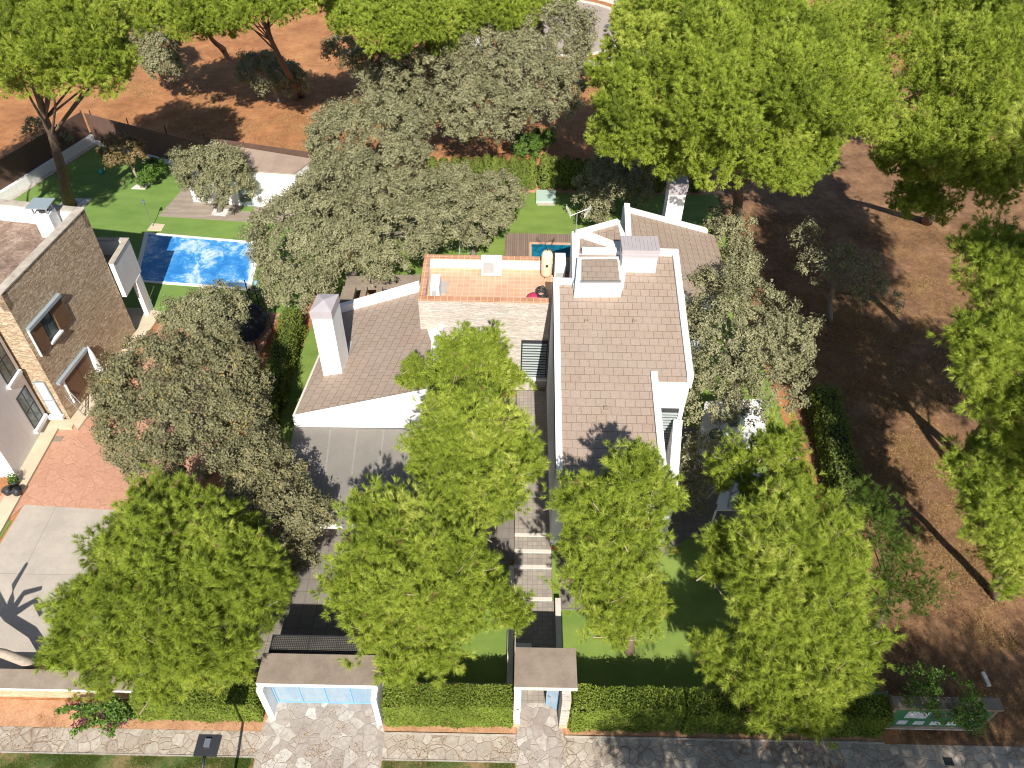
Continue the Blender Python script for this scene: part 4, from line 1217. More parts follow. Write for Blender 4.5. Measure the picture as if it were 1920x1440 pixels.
# soil strip and hedge along the right boundary
sheet("planting_strip", gl((1505, 735), (1516, 735), (1575, 965), (1560, 965)), .03, M_SOIL)
leafy_box("hedge", "dark hedge along the right boundary of the garden", "hedge", xy(G(1532, 760)), xy(G(1590, 985)), 1.3, 0, 1.5, M_CYP, .07, 260, .15)

# ================================================================== BACK GARDEN
bp = thing("plunge_pool", "small blue pool set in a brown timber deck", "pool", (2, 44, 0))
dk = MB().box(-.65, 40.6, .02, 1.0, 46.6, .2)
dk.box(1.0, 45.56, .02, 6.0, 46.6, .2)
dk.build("deck", M_DECK, bp)
cpg = MB().box(1.0, 40.6, .02, 1.14, 45.56, .215); cpg.box(1.14, 45.42, .02, 6.0, 45.56, .215)
cpg.build("coping", M_TERRA, bp)
MB().box(1.14, 40.6, .02, 6.0, 45.42, .14).build("water", M_WATER, bp)
sp = thing("cover_lid", "pale mint square lid on the back lawn", "cover", (2.2, 51.2, 0))
MB().prism(gl((1005, 362), (1041, 362), (1042, 385), (1005, 385)) and [xy(p) for p in gl((1005, 362), (1041, 362), (1042, 383), (1005, 383))], .03, .28).build("lid", M_MINT, sp, bevel=.03)
MB().prism([xy(p) for p in gl((1007, 382), (1040, 382), (1040, 386), (1007, 386))], .02, .12).build("step", M_COPING, sp)
sw = thing("swing_set", "blue grey swing frame beside the leaning oak trunk", "swing", (-3.5, 44, 0))
q0, q1 = G(862, 476), G(878, 476)
for q in (q0, q1):
    MB().tube([(q[0], q[1], 0), (q[0] + .05, q[1], 2.6)], .05, 8).build("post", M_ALU, sw)
MB().tube([(q0[0] - 2.2, q0[1], 2.6), (q1[0] + .2, q1[1], 2.6)], .045, 8).build("top_bar", M_ALU, sw)
MB().tube([(q1[0] + .15, q1[1] - .05, 2.55), (q1[0] + .18, q1[1] - .05, 1.1)], .02, 6).build("rope", M_DARK, sw)
MB().box(q1[0] + .02, q1[1] - .25, .75, q1[0] + .42, q1[1] + .1, 1.15).build("seat", M_BLUE, sw)
# clipped cypresses along the back, one by one
def cypress(x, y, h, r, label):
    root = thing("cypress", label, "cypress", (x, y, 0), "clipped cypresses along the back lawn")
    N = int(520 * h)
    z = rng.uniform(.05, 1, N) ** .9 * h
    th = rng.uniform(0, 2 * math.pi, N)
    prof = r * np.clip(1.0 - ((z / h) ** 5) * .55 - .28 * (1 - np.clip(z / (.3 * h), 0, 1)), .25, 1) * (1 + .08 * np.sin(z * 5 + x))
    sq = 1 / np.maximum(np.abs(np.cos(th)), np.abs(np.sin(th))) ** .55
    pos = np.stack([x + prof * sq * np.cos(th), y + prof * sq * np.sin(th), z], 1) + rng.normal(0, .03, (N, 3))
    nrm = np.stack([np.cos(th), np.sin(th), np.full(N, .25)], 1)
    co = leaves(pos, nrm, .085, .5)
    tn = np.clip(rng.normal(.5, .2, N) + .12 * math.sin(x * 7), 0, 1)
    np_mesh("crown", co, 4, tn, M_CYP, root)
    nt_ = int(60); zt = np.full(nt_, h * .97)
    MB().tube([(x, y, 0), (x, y, h * .6), (x, y, h * .93)], [r * .55, r * .62, r * .3], 8).build("trunk", M_HEDGECORE, root)
cyx = [(812, 2.3, .5), (834, 2.35, .5), (856, 2.3, .5), (876, 2.3, .45), (896, 2.5, .5), (914, 2.5, .42), (929, 2.45, .3), (943, 2.35, .34), (964, 2.55, .5), (982, 2.5, .42), (996, 2.55, .38), (1020, 2.75, .46), (1037, 2.6, .38), (1058, 2.5, .48), (1078, 2.5, .48), (1098, 2.5, .48), (1120, 2.5, .5), (1145, 2.5, .5), (1170, 2.5, .5), (1200, 2.5, .5), (1230, 2.5, .5), (1300, 2.5, .5)]
for px, h, r in cyx:
    p = G(px, 352)
    cypress(p[0], 52.75 + R_.uniform(-.05, .05), h * R_.uniform(.94, 1.05), r, "narrow clipped cypress in the row behind the back lawn")

# ================================================================== NEIGHBOUR HOUSE
nh = thing("stone_house", "neighbouring house faced in brown ledge stone with gravel roof", "house", (-28, 32, 0))
A = np.array([-23.5, 28.5]); B = np.array([-22.5, 35.65]); Hh = 8.7
d_ = unit(B - A); n_ = np.array([d_[1], -d_[0]])
Wd = 14.0
C2 = B - n_ * Wd; D2 = A - n_ * Wd
MB().prism([A, B, C2, D2], 0, 7.6).build("stone_wall", M_ROUGH, nh)
pw = MB()
for a, b in ((A, B), (B, C2), (A, D2)):
    dd = unit(b - a); nn_ = np.array([-dd[1], dd[0]])
    inn = 1 if (np.mean([A, B, C2, D2], 0) - a) @ nn_ > 0 else -1
    pw.prism([a + dd * .0, b, b + nn_ * inn * .35, a + nn_ * inn * .35], 7.602, Hh - .06)
pw.build("stone_wall", M_ROUGH, nh)
pin = MB()
pin.obox(B - n_ * .36 - d_ * .40, C2 - d_ * .40, .06, 7.66, Hh - .07)
pin.obox(A - n_ * .39, B - n_ * .39 - d_ * .4, .05, 7.66, Hh - .07)
pin.build("inner_parapet", M_WHITE, nh)
cpn = MB()
cpn.obox(A - n_ * .18 - d_ * .05, B - n_ * .18 + d_ * .05, .46, Hh - .058, Hh)
cpn.obox(B - n_ * .42 - d_ * .19, C2 - d_ * .19, .44, Hh - .057, Hh - .001)
cpn.build("coping", M_COPING, nh)
MB().prism([A - n_ * .36 + d_ * .36, B - n_ * .36 - d_ * .36, C2 - d_ * .36, D2 + d_ * .36], 7.602, 7.66).build("gravel_roof", M_GRAVEL, nh)
# shuttered windows in the stone wall
def onwall(s, z, out=0.0): q = A + d_ * s + n_ * out; return (q[0], q[1], z)
def wall_box(mb, s0, s1, z0, z1, o0, o1):
    return mb.prism([onwall(s0, 0, o0)[:2], onwall(s1, 0, o0)[:2], onwall(s1, 0, o1)[:2], onwall(s0, 0, o1)[:2]], z0, z1)
def s_z(px, py):
    """where a pixel falls on the stone wall plane"""
    d = ray(px, py); a3 = np.array([A[0], A[1], 0]); n3 = np.array([n_[0], n_[1], 0])
    t = ((a3 - _C) @ n3) / (d @ n3); q = _C + d * t
    return float((q[:2] - A) @ d_), float(q[2])
for (tl, tr, br_, op) in (((47, 617), (107, 552), (134, 594), True), ((104, 718), (158, 653), (170, 692), False)):
    s0, z1 = s_z(*tl); s1, z1b = s_z(*tr); _, z0 = s_z(*br_)
    z1 = (z1 + z1b) / 2
    f = MB(); wall_box(f, s0, s1, z1 - .12, z1 + .06, .02, .22); f = f.build("shutter_rail", M_ALU, nh)
    if op:
        w3 = (s1 - s0) / 3
        for a in (s0 + .05, s1 - w3 + .02):
            q = MB(); wall_box(q, a, a + w3 - .05, z0, z1 - .13, .05, .11); q.build("shutter", M_WOOD, nh)
        q = MB(); wall_box(q, s0 + w3 + .02, s1 - w3 - .02, z0 + .05, z1 - .14, .004, .012); wn = q.build("window", M_DARK, nh)
        q = MB(); wall_box(q, s0 + w3 + .14, s1 - w3 - .14, z0 + .18, z1 - .26, .014, .02); q.build("pane", M_GLASS, wn)
        q = MB(); wall_box(q, s0 + w3 - .05, s1 - w3 + .05, z0 - .05, z0 + .05, .004, .20); q.build("sill", M_WHITE, nh)
        q = MB(); wall_box(q, s0 - .0, s0 + .05, z0 - .1, z1 - .14, .02, .13); q.build("shutter_edge", M_PLASTIC, nh)
    else:
        mid_ = (s0 + s1) / 2 + .25
        for a, b in ((s0 + .45, mid_ - .02), (mid_ + .02, s1)):
            q = MB(); wall_box(q, a, b, z0 - .35, z1 - .13, .05, .11); q.build("shutter", M_WOOD, nh)
        q = MB(); wall_box(q, s0 + .38, s0 + .44, z0 - .5, z1 - .14, .02, .13); q.build("shutter_edge", M_PLASTIC, nh)
# chimney on the gravel roof
q = G(93, 436, 7.9)
chn = MB().box(q[0] - .42, q[1] - .1, 7.4, q[0] + .42, q[1] + .65, 9.0).build("chimney", M_WHITE, nh)
fl = MB()
for sx in (-.34, .34):
    for sy in (.0, .55): fl.box(q[0] + sx - .03, q[1] + sy - .03, 9.002, q[0] + sx + .03, q[1] + sy + .03, 9.42)
fl.build("cowl_legs", M_STEEL, chn)
MB().box(q[0] - .55, q[1] - .2, 9.422, q[0] + .55, q[1] + .8, 9.47).build("cowl", M_ALU, chn)
MB().tube([(q[0], q[1] + .28, 9.002), (q[0], q[1] + .28, 9.2)], .22, 12).build("flue", M_DARK, chn)
# white front wing
wx, wy1, wy0 = -24.65, 28.49, 12.5
wy0 = G(5, 895)[1]
MB().box(-36, wy0, 0, wx, wy1, 7.3).build("white_wing", M_WHITE, nh)
MB().box(-36, wy0 + .001, 7.302, wx + .05, wy1 - .001, 7.4).build("wing_coping", M_COPING, nh)
for (s0, z0, z1) in ((27.25, .75, 3.0), (27.25, 4.0, 6.4)):
    wn = MB().box(wx + .004, s0, z0, wx + .03, s0 + 1.0, z1).build("window", M_DARK, nh)
    for k in range(2):
        for zz in ((z0 + .08, (z0 + z1) / 2 - .05), ((z0 + z1) / 2 + .05, z1 - .08)):
            MB().box(wx + .031, s0 + .08 + k * .46, zz[0], wx + .036, s0 + .46 + k * .46, zz[1]).build("pane", M_GLASS, wn)
    MB().box(wx + .004, s0 - .12, z0 - .22, wx + .18, s0 + 1.12, z0 - .02).build("sill", M_WHITE, nh)
# narrow white window in the lit stone front
wn = MB().box(-24.35, A[1] - .04, .6, -23.78, A[1] - .004, 3.0).build("window", M_ALU, nh)
MB().box(-24.28, A[1] - .052, 1.7, -23.85, A[1] - .042, 2.9).build("pane", M_PAPER, wn)
MB().box(-24.28, A[1] - .052, .7, -23.85, A[1] - .042, 1.6).build("pane", M_TARP, wn)
MB().box(-24.45, A[1] - .25, .38, -23.7, A[1] - .004, .58).build("sill", M_WHITE, nh)
# raised beige edging round the house
ed = MB()
ed.prism([(wx, wy1 - .6), (-23.2, wy1 - .6), (-23.2, wy1), (wx, wy1)], .02, .18)
ed.prism([(wx, wy0 - 4), (wx + .75, wy0 - 4), (wx + .75, wy1 - .6), (wx, wy1 - .6)], .02, .175)
ed.prism([A + n_ * .0, A + n_ * .75 - d_ * .6, B + n_ * .75 + d_ * 2.0, B + d_ * 2.0], .02, .17)
ed.build("terrace_edge", M_BEIGE, nh)
MB().box(-26, wy0 - .01, .02, wx - .02, wy0 + .3, .9).build("low_pier", M_WHITE, nh)
# annex with the open corner
ax = -22.24
z5 = 5.0
anx = MB()
e0, e1 = G(199, 501, z5), G(237, 458, z5)
y0a, y1a = B[1] - .1, 37.95
xr = ax
anx.box(xr - .25, y0a + .2, 2.7, xr, y1a, z5)                      # lintel wall facing the pool
anx.box(xr - 6, y1a - .0, 2.7, xr, y1a + .25, z5)                # back parapet
anx.box(xr - .25, 37.2, 0, xr + .02, y1a - .002, 2.698)
anx.build("annex_wall", M_WHITE, nh)
MB().box(xr - 6, y0a + .2, 3.9, xr - .252, y1a - .002, 4.0).build("annex_roof", M_CONC_D, nh)
MB().box(xr - .3, y0a + .2, z5 + .002, xr + .03, y1a + .28, z5 + .06).build("coping", M_COPING, nh)
MB().box(xr - 6, y1a - .03, z5 + .002, xr - .31, y1a + .28, z5 + .06).build("coping", M_COPING, nh)
sheet("patio", [(xr - 6, y0a), (xr + .05, y0a), (xr + .05, y1a), (xr - 6, y1a)], .05, M_BEIGE)

# ---- the covered pool
pp = [G(*q) for q in ((272, 437), (492, 456), (470, 546), (250, 529))]
sp = thing("swimming_pool", "large neighbouring pool under a blue cover with white coping", "pool", tuple(np.mean(pp, 0)))
c_ = np.mean(np.array([xy(p) for p in pp]), 0)
pxy = [np.array(xy(p)) for p in pp]
cm_ = MB()
for i in range(4):
    a, b = pxy[i], pxy[(i + 1) % 4]
    ai = a + (c_ - a) * .075; bi = b + (c_ - b) * .075
    cm_.prism([a, b, bi, ai], 0.0, .09)
cm_.build("coping", M_WHITE, sp)
MB().prism([p + (c_ - p) * .075 for p in pxy], 0, .06).build("cover", M_COVER, sp)
# pool cover roller stand by the corner
q = G(487, 578)
rs = thing("post_stand", "black post with crossbar and blue head at the pool corner", "post", tuple(q))
MB().tube([(q[0], q[1], 0), (q[0], q[1], 1.75)], .04, 8).build("post", M_DARK, rs)
MB().tube([(q[0] - .32, q[1], 1.45), (q[0] + .32, q[1], 1.45)], .03, 8).build("crossbar", M_STEEL, rs)
for s in (-1, 1): MB().ball((q[0] + s * .34, q[1], 1.45), .09, 10).build("knob", M_DARK, rs, True)
MB().tube([(q[0] + .05, q[1] + .05, 1.7), (q[0] + .15, q[1] + .25, 2.0)], [.05, .15], 10).build("head", M_BLUE, rs, True)
# garden shower
q = G(287, 426)
sheet("shower_base", gl((276, 433), (303, 434), (310, 422), (286, 420)), .07, M_BEIGE)
sh = thing("garden_shower", "thin steel garden shower on a pale slab by the pool", "shower", tuple(q))
MB().tube([(q[0], q[1], 0), (q[0], q[1], 2.2), (q[0] + .05, q[1] - .1, 2.3), (q[0] + .1, q[1] - .35, 2.28)], .03, 8).build("pipe", M_STEEL, sh)
MB().tube([(q[0] + .1, q[1] - .35, 2.28), (q[0] + .1, q[1] - .35, 2.2)], .12, 12).build("shower_head", M_STEEL, sh)
# trampoline
q = G(448, 628); tr_ = 1.9
tp_ = thing("trampoline", "round trampoline with dark mat and black safety net", "trampoline", tuple(q))
ringp = [(q[0] + tr_ * math.cos(a), q[1] + tr_ * math.sin(a)) for a in np.linspace(0, 2 * math.pi, 37)[:-1]]
MB().prism([(q[0] + (x - q[0]) * .88, q[1] + (y - q[1]) * .88) for x, y in ringp], .82, .84).build("mat", M_DARK, tp_)
padm = MB()
for i in range(36):
    a, b = np.array(ringp[i]), np.array(ringp[(i + 1) % 36]); qc = np.array(xy(q))
    padm.prism([a, b, qc + (b - qc) * .87, qc + (a - qc) * .87], .80, .86)
padm.build("pad", mat_plain("navy_pad", (0.012, 0.022, 0.055), .5, .1, 3), tp_)
for k in range(6):
    a = k * math.pi / 3 + .3
    x, y = q[0] + tr_ * 1.03 * math.cos(a), q[1] + tr_ * 1.03 * math.sin(a)
    MB().tube([(x, y, 0), (x, y, 2.65)], .035, 8).build("pole", M_DARK, tp_)
ntm = MB()
for i in range(36):
    a, b = ringp[i], ringp[(i + 1) % 36]
    ntm.face([(a[0], a[1], .87), (b[0], b[1], .87), (b[0], b[1], 2.5), (a[0], a[1], 2.5)])
ntm.build("net", M_NET, tp_)
# pool house
ph = thing("pool_house", "white flat roofed pool house behind a round oak", "pool house", (-19, 51.5, 0))
hz_ = 2.92
f0, f1 = np.array([-23.3, 49.95]), np.array([-15.4, 49.25])
k0, k1 = xy(G(392, 266, hz_)), xy(G(588, 298, hz_))
MB().prism([f0, f1, k1, k0], 0, hz_ - .1).build("wall", M_WHITE, ph)
MB().prism([f0, f1, k1, k0], hz_ - .098, hz_).build("roof", M_PHROOF, ph)
dv = unit(f1 - f0); nv_ = np.array([dv[1], -dv[0]])
def onf(px, py):
    d = ray(px, py); a3 = np.array([f0[0], f0[1], 0]); n3 = np.array([nv_[0], nv_[1], 0])
    t = ((a3 - _C) @ n3) / (d @ n3); qq = _C + d * t
    return float((qq[:2] - f0) @ dv)
s0, s1 = onf(452, 388), onf(478, 388)
q0 = f0 + dv * s0; q1 = f0 + dv * s1
dr = MB().prism([q0 + nv_ * .05, q1 + nv_ * .05, q1 + nv_ * .004, q0 + nv_ * .004], .05, 2.4).build("door", M_ALU, ph)
MB().prism([q0 + dv * .1 + nv_ * .06, q1 - dv * .1 + nv_ * .06, q1 - dv * .1 + nv_ * .052, q0 + dv * .1 + nv_ * .052], .15, 2.3).build("pane", M_GLASS, dr)
sheet("deck", gl((298, 406), (352, 345), (520, 350), (560, 420), (480, 418)), .05, M_DECKG)
tag(struct(MB().prism([xy(p) for p in gl((449, 397), (474, 398), (478, 389), (456, 388))], .03, .075).build("turf_mat", M_LAWN2)) , "rectangle of green turf set in the grey deck before the pool house door", "mat")
COL.objects["turf_mat"]['kind'] = 'thing'
# boundary wall and brown screens
W0, W1 = xy(G(-60, 420)), xy(G(178, 268))
bw = thing("screen_fence", "white low wall with tall brown screen along the neighbouring lawn", "fence", (W0[0], W0[1], 0))
MB().obox(W0, W1, .3, 0, .72).build("wall", M_WHITE, bw)
dd = unit(np.array(W1) - np.array(W0)); nn_ = np.array([-dd[1], dd[0]])
MB().obox(np.array(W0) + nn_ * .2, np.array(W1) + nn_ * .2, .06, .3, 2.6).build("screen", M_BROWN, bw)
for k in range(6):
    q = np.array(W0) + (np.array(W1) - np.array(W0)) * k / 5 + nn_ * .26
    MB().tube([(q[0], q[1], 0), (q[0], q[1], 2.7)], .04, 8).build("post", M_DARK, bw)
kp2 = MB().obox(np.array(W0) - nn_ * .5, np.array(W1) - nn_ * .3, .35, .02, .10); struct(kp2.build("kerb", M_COPING))
X0, X1, X2 = np.array(W1), np.array(k0) + np.array([-.5, .35]), np.array(k1) + np.array([.6, .35])
bw2 = thing("brown_screen", "long brown screen fence behind the pool house", "fence", (X1[0], X1[1], 0))
MB().obox(X0 + np.array([0, .1]), X1 + np.array([0, .1]), .08, 0, 2.45).build("screen", M_BROWN, bw2)
MB().obox(X1 + np.array([0, .1]), X2 + np.array([0, .1]), .08, 0, 3.05).build("screen", M_BROWN, bw2)
MB().obox(X0 - np.array([0, .12]), X1 - np.array([0, .12]), .25, 0, .3).build("wall", M_WHITE, bw2)
for k in range(7):
    q = X0 + (X2 - X0) * k / 6 + np.array([0, .9])
    MB().tube([(q[0], q[1], 0), (q[0], q[1], 2.3)], .04, 8).build("post", M_DARK, bw2)
# gravel beds round trunks
def bed(px, lab):
    tag(MB().prism([xy(p) for p in gl(*px)], 0, .06).build("gravel_bed", M_PEBBLE), lab, "gravel bed")
bed(((108, 390), (122, 372), (172, 374), (150, 396)), "white pebble bed round the tall leaning pine trunk")
bed(((246, 355), (258, 346), (282, 344), (272, 356)), "white pebble bed round the small brownish oak")
bed(((396, 404), (402, 392), (432, 394), (422, 407)), "white pebble bed in the deck under the round oak")
tag(MB().ball(tuple(G(190, 322, .18)), .2, 12).build("ball", M_TEAL, None, True), "teal ball on the shaded neighbouring lawn", "ball")
tag(MB().ball(tuple(G(229, 344, .14)), .15, 12).build("ball", M_YELLOW, None, True), "small yellow ball near the brownish oak", "ball")
# parasol, ladder, pots, grate
q = G(200, 716); q[0] -= 0.1
ps = thing("closed_parasol", "closed white parasol against the brown stone wall", "parasol", tuple(q))
MB().tube([(q[0], q[1], 0), (q[0], q[1], 2.7)], .03, 8).build("pole", M_COPING, ps)
MB().tube([(q[0], q[1], .9), (q[0], q[1], 1.3), (q[0], q[1], 2.2), (q[0], q[1], 2.65)], [.24, .19, .12, .04], 9).build("canopy", M_TARP, ps)
MB().box(q[0] - .25, q[1] - .25, 0.03, q[0] + .25, q[1] + .25, .1).build("base", M_CONC_D, ps)
q0 = A + n_ * .45 + d_ * .3
ld = thing("ladder", "folded chrome ladder leaning by the corner of the stone wall", "ladder", (q0[0], q0[1], 0))
for s in (0, .4):
    MB().tube([(q0[0] + .2, q0[1] + s, .18), (q0[0] - .25, q0[1] + s, 1.7)], .03, 6).build("rail", M_STEEL, ld)
rg = MB()
for k in range(6):
    f = (k + .5) / 6
    x, z = q0[0] + .2 - .45 * f, .18 + 1.52 * f
    rg.tube([(x, q0[1], z), (x, q0[1] + .4, z)], .022, 6)
rg.build("rungs", M_STEEL, ld)
for (px, py, lab) in ((32, 912, "black plant pot with green sprout on the pink paving"), (20, 928, "empty black plant pot at the edge of the beige terrace"), (37, 929, "dark bucket nearest the concrete drive")):
    q = G(px, py)
    t = thing("plant_pot", lab, "plant pot", tuple(q), "pots on the pink paving")
    MB().tube([(q[0], q[1], .03), (q[0], q[1], .42), (q[0], q[1], .44)], [.17, .24, .26], 14).build("pot", M_DARK, t, True)
    if "sprout" in lab:
        n = 260
        pos = np.array([q[0], q[1], .6]) + rng.normal(0, .14, (n, 3)); np_mesh("leaves", leaves(pos, rnd_dirs(n), .05), 4, rng.random(n), M_SHRUB, t)
tag(MB().prism([xy(p) for p in gl((99, 829), (114, 829), (121, 819), (106, 819))], .03, .045).build("drain_grate", M_CONC_D), "grey drain grate in the pink paving", "drain")

# ================================================================== TREES
PG = "pines in the front garden"
pine("broad round pine at the left front over the low hedge", G(330, 1225), [(330, 1090, 190, 170, 5.6), (180, 1165, 110, 95, 4.6), (425, 1180, 112, 95, 4.6), (215, 1240, 85, 78, 3.8), (325, 1255, 90, 78, 3.8), (420, 1232, 85, 76, 3.8), (300, 970, 100, 75, 6.2), (130, 1215, 55, 50, 3.7), (505, 1105, 66, 62, 4.6)], .26, .34, 13, 20, .23, spray=46, shade=0.08, low=-.5)
pine("wide pine between the car gate and the garden walk", G(800, 1190), [(780, 1060, 150, 140, 5.6), (700, 1110, 112, 105, 4.8), (862, 1100, 105, 105, 4.6), (780, 1180, 115, 80, 3.9), (700, 960, 70, 55, 5.8), (880, 985, 72, 58, 5.4), (960, 1145, 46, 42, 3.6), (750, 1245, 50, 36, 3.2)], .24, .34, 13, 20, .23, spray=46, shade=0.00, low=-.5)
pine("rear courtyard pine in front of the pale stone wall", G(905, 770), [(888, 680, 88, 72, 6.6), (855, 722, 70, 50, 5.6), (950, 715, 42, 55, 5.4), (776, 705, 34, 44, 5.0)], .2, .34, 13, 20, .23, spray=46, shade=0.10, low=-.5)
pine("middle courtyard pine left of the main roof", G(930, 950), [(880, 800, 110, 82, 7.4), (900, 880, 125, 85, 6.2), (978, 850, 48, 58, 5.8), (800, 860, 50, 62, 6.0), (912, 935, 62, 45, 4.6), (850, 935, 60, 48, 5.0)], .22, .34, 13, 20, .23, spray=46, shade=0.00, low=-.5)
pine("tall pine standing before the main roof eave", G(1180, 1222), [(1195, 890, 78, 74, 8.6), (1160, 960, 112, 82, 7.2), (1140, 1040, 112, 88, 5.8), (1165, 1125, 100, 80, 4.4), (1075, 960, 48, 70, 6.6), (1245, 930, 40, 70, 6.6), (1150, 1160, 60, 40, 3.4)], .22, .34, 13, 20, .23, spray=80, shade=-0.02, low=-.5, jit=.34, dens=1.5)
pine("large ragged pine at the right end of the front lawn", G(1500, 1235), [(1490, 1010, 130, 90, 7.2), (1470, 1100, 130, 95, 6.2), (1520, 1190, 135, 100, 5.2), (1470, 1270, 115, 75, 4.2), (1560, 1090, 90, 90, 5.8), (1352, 1010, 34, 60, 5.6), (1335, 1070, 32, 48, 5.0), (1335, 1235, 50, 52, 3.6), (1590, 1230, 60, 70, 4.4), (1520, 1350, 42, 42, 2.8)], .24, .34, 13, 20, .23, spray=80, shade=-0.08, low=-.5, jit=.36, dens=1.5)
pine("slimmer pine beside the white annex roof", G(1450, 1000), [(1455, 850, 62, 66, 6.6), (1480, 930, 62, 60, 5.6), (1370, 880, 48, 70, 5.4), (1420, 930, 52, 52, 5.0)], .16, .34, 13, 20, .23, spray=80, shade=0.00, low=-.5, jit=.34, dens=1.7)
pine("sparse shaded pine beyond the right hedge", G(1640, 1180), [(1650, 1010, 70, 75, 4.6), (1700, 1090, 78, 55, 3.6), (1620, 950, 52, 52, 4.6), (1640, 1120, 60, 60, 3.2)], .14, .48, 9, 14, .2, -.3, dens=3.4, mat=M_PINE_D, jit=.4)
# tall umbrella pines round the plot
pine("huge umbrella pine behind the house at right", G(1380, 428), [(1400, 150, 220, 130, 14.5), (1250, 200, 140, 105, 13), (1530, 190, 150, 110, 13), (1400, 270, 160, 60, 11.5), (1180, 250, 90, 75, 11.5), (1340, 60, 200, 90, 15), (1570, 90, 110, 90, 14), (1270, 300, 70, 46, 10), (1215, 70, 80, 90, 13.5), (1480, 310, 60, 30, 10), (1150, 150, 60, 70, 12.5)], .42, .46, 25, 13, .20, -.35, top=G(1392, 300, 11), wscale=1.05)
pine("tall pine at the upper right beyond the shaded clearing", G(1738, 415), [(1800, 150, 130, 120, 13.5), (1740, 270, 100, 80, 11.5), (1860, 250, 100, 100, 12.5), (1690, 310, 62, 50, 9.5), (1730, 380, 70, 50, 7.5), (1830, 330, 90, 60, 10), (1880, 60, 90, 90, 14)], .34, .46, 25, 13, .20, -.4, top=G(1760, 250, 11))
pine("far pine filling the top right corner of the picture", G(1770, 190), [(1720, 25, 100, 62, 13), (1840, 15, 110, 66, 14), (1930, 60, 90, 80, 13.5), (1660, 20, 70, 50, 12)], .34, .46, 25, 13, .20, -.4)
pine("pine at the right picture edge above its leaning trunk", G(1806, 862), [(1880, 640, 110, 100, 13), (1850, 700, 92, 115, 12), (1895, 770, 92, 100, 11), (1900, 540, 110, 90, 13), (1875, 480, 96, 76, 13), (1828, 650, 62, 84, 11.5), (1990, 600, 110, 130, 13), (1990, 760, 110, 110, 12)], .30, .38, 14, 16, .22, -.4, top=G(1880, 720, 8))
pine("lower right pine over the dry grass", G(1870, 1120), [(1885, 900, 118, 86, 8), (1862, 960, 90, 74, 7.0), (1905, 1010, 98, 84, 6.5), (1890, 1070, 72, 50, 5.0), (1910, 860, 88, 64, 8.5)], .24, .38, 14, 16, .22, -.45, jit=.33)
pine("tall leaning pine at the upper left by the screen fence", G(131, 384), [(90, 60, 150, 105, 15), (150, 120, 110, 80, 13.5), (40, 120, 105, 80, 13), (195, 120, 62, 86, 12.5), (30, 20, 110, 80, 15.5), (215, 60, 46, 70, 13)], .40, .46, 25, 13, .20, -.35, top=G(62, 150, 12))
pine("distant pine with a dark trunk over the ploughed clearing", G(418, 90), [(340, 20, 110, 62, 11), (300, 0, 80, 60, 11), (400, 40, 66, 44, 9.5)], .26, .46, 25, 13, .20, -.4, top=G(385, 50, 8))
pine("distant pine with a long bare leaning trunk", G(566, 178), [(480, 8, 95, 54, 13), (550, -5, 76, 44, 13), (440, -8, 76, 50, 13)], .30, .46, 25, 13, .20, -.4, top=G(490, 30, 11.5))
pine("broad pine behind the wide grey oak", G(700, 150), [(740, 35, 125, 76, 11), (680, 10, 80, 62, 11), (800, 60, 76, 58, 9.5)], .3, .46, 25, 13, .20, -.4)
pine("far pine touching the top edge of the picture", G(935, 95), [(910, 20, 90, 58, 10), (970, 10, 76, 54, 10), (1020, -5, 70, 50, 10), (860, 10, 70, 58, 10)], .26, .46, 25, 13, .20, -.4)
# pines outside the picture at right and front: they throw the shade on the clearing and the street
def free(label, base, lobes, **k):
    return pine(label, base, [(np.array(c, float), a, cz) for c, a, cz in lobes], **k)
free("umbrella pine on the right plot beyond the picture edge", (24.5, 19, 0), [((20.3, 17.5, 12.5), 2.8, 1.7), ((22.6, 20.5, 13), 3.2, 1.9), ((26, 19, 13), 3.4, 1.9)], r0=.34, cr=.6, T=20, K=12, L=.28, dens=1.0)
free("tallest umbrella pine on the right plot beyond the picture edge", (28, 25, 0), [((21.2, 23.5, 17.5), 2.9, 1.8), ((24.4, 22.5, 18), 3.2, 1.9), ((21.8, 28.0, 17), 2.7, 1.7), ((25.5, 27, 17.5), 2.6, 1.6)], r0=.4, cr=.6, T=20, K=12, L=.28, dens=1.0)
free("umbrella pine across the street from the notice board", (19, -2.0, 0), [((16.8, 0, 11.8), 3.2, 1.8), ((20.6, -.3, 12), 3.2, 1.8), ((24.6, -.5, 12), 3.2, 1.8)], r0=.3, cr=.6, T=20, K=12, L=.28, dens=1.0)
free("umbrella pine behind the stone house beyond the left picture edge", (-36, 38, 0), [((-32, 39, 13.5), 3.2, 1.8), ((-35.5, 41, 13), 3.2, 1.8), ((-30.2, 36.5, 13), 2.4, 1.6)], r0=.35, cr=.6, T=20, K=12, L=.28, dens=1.0)
free("street pine before the long hedge below the picture", (10, 2.5, 0), [((7.2, 3.4, 7.5), 2.6, 1.6), ((10.6, 3.6, 8), 2.9, 1.8), ((14.0, 3.6, 8), 2.9, 1.8)], r0=.25, cr=.6, T=20, K=12, L=.28, dens=1.0)

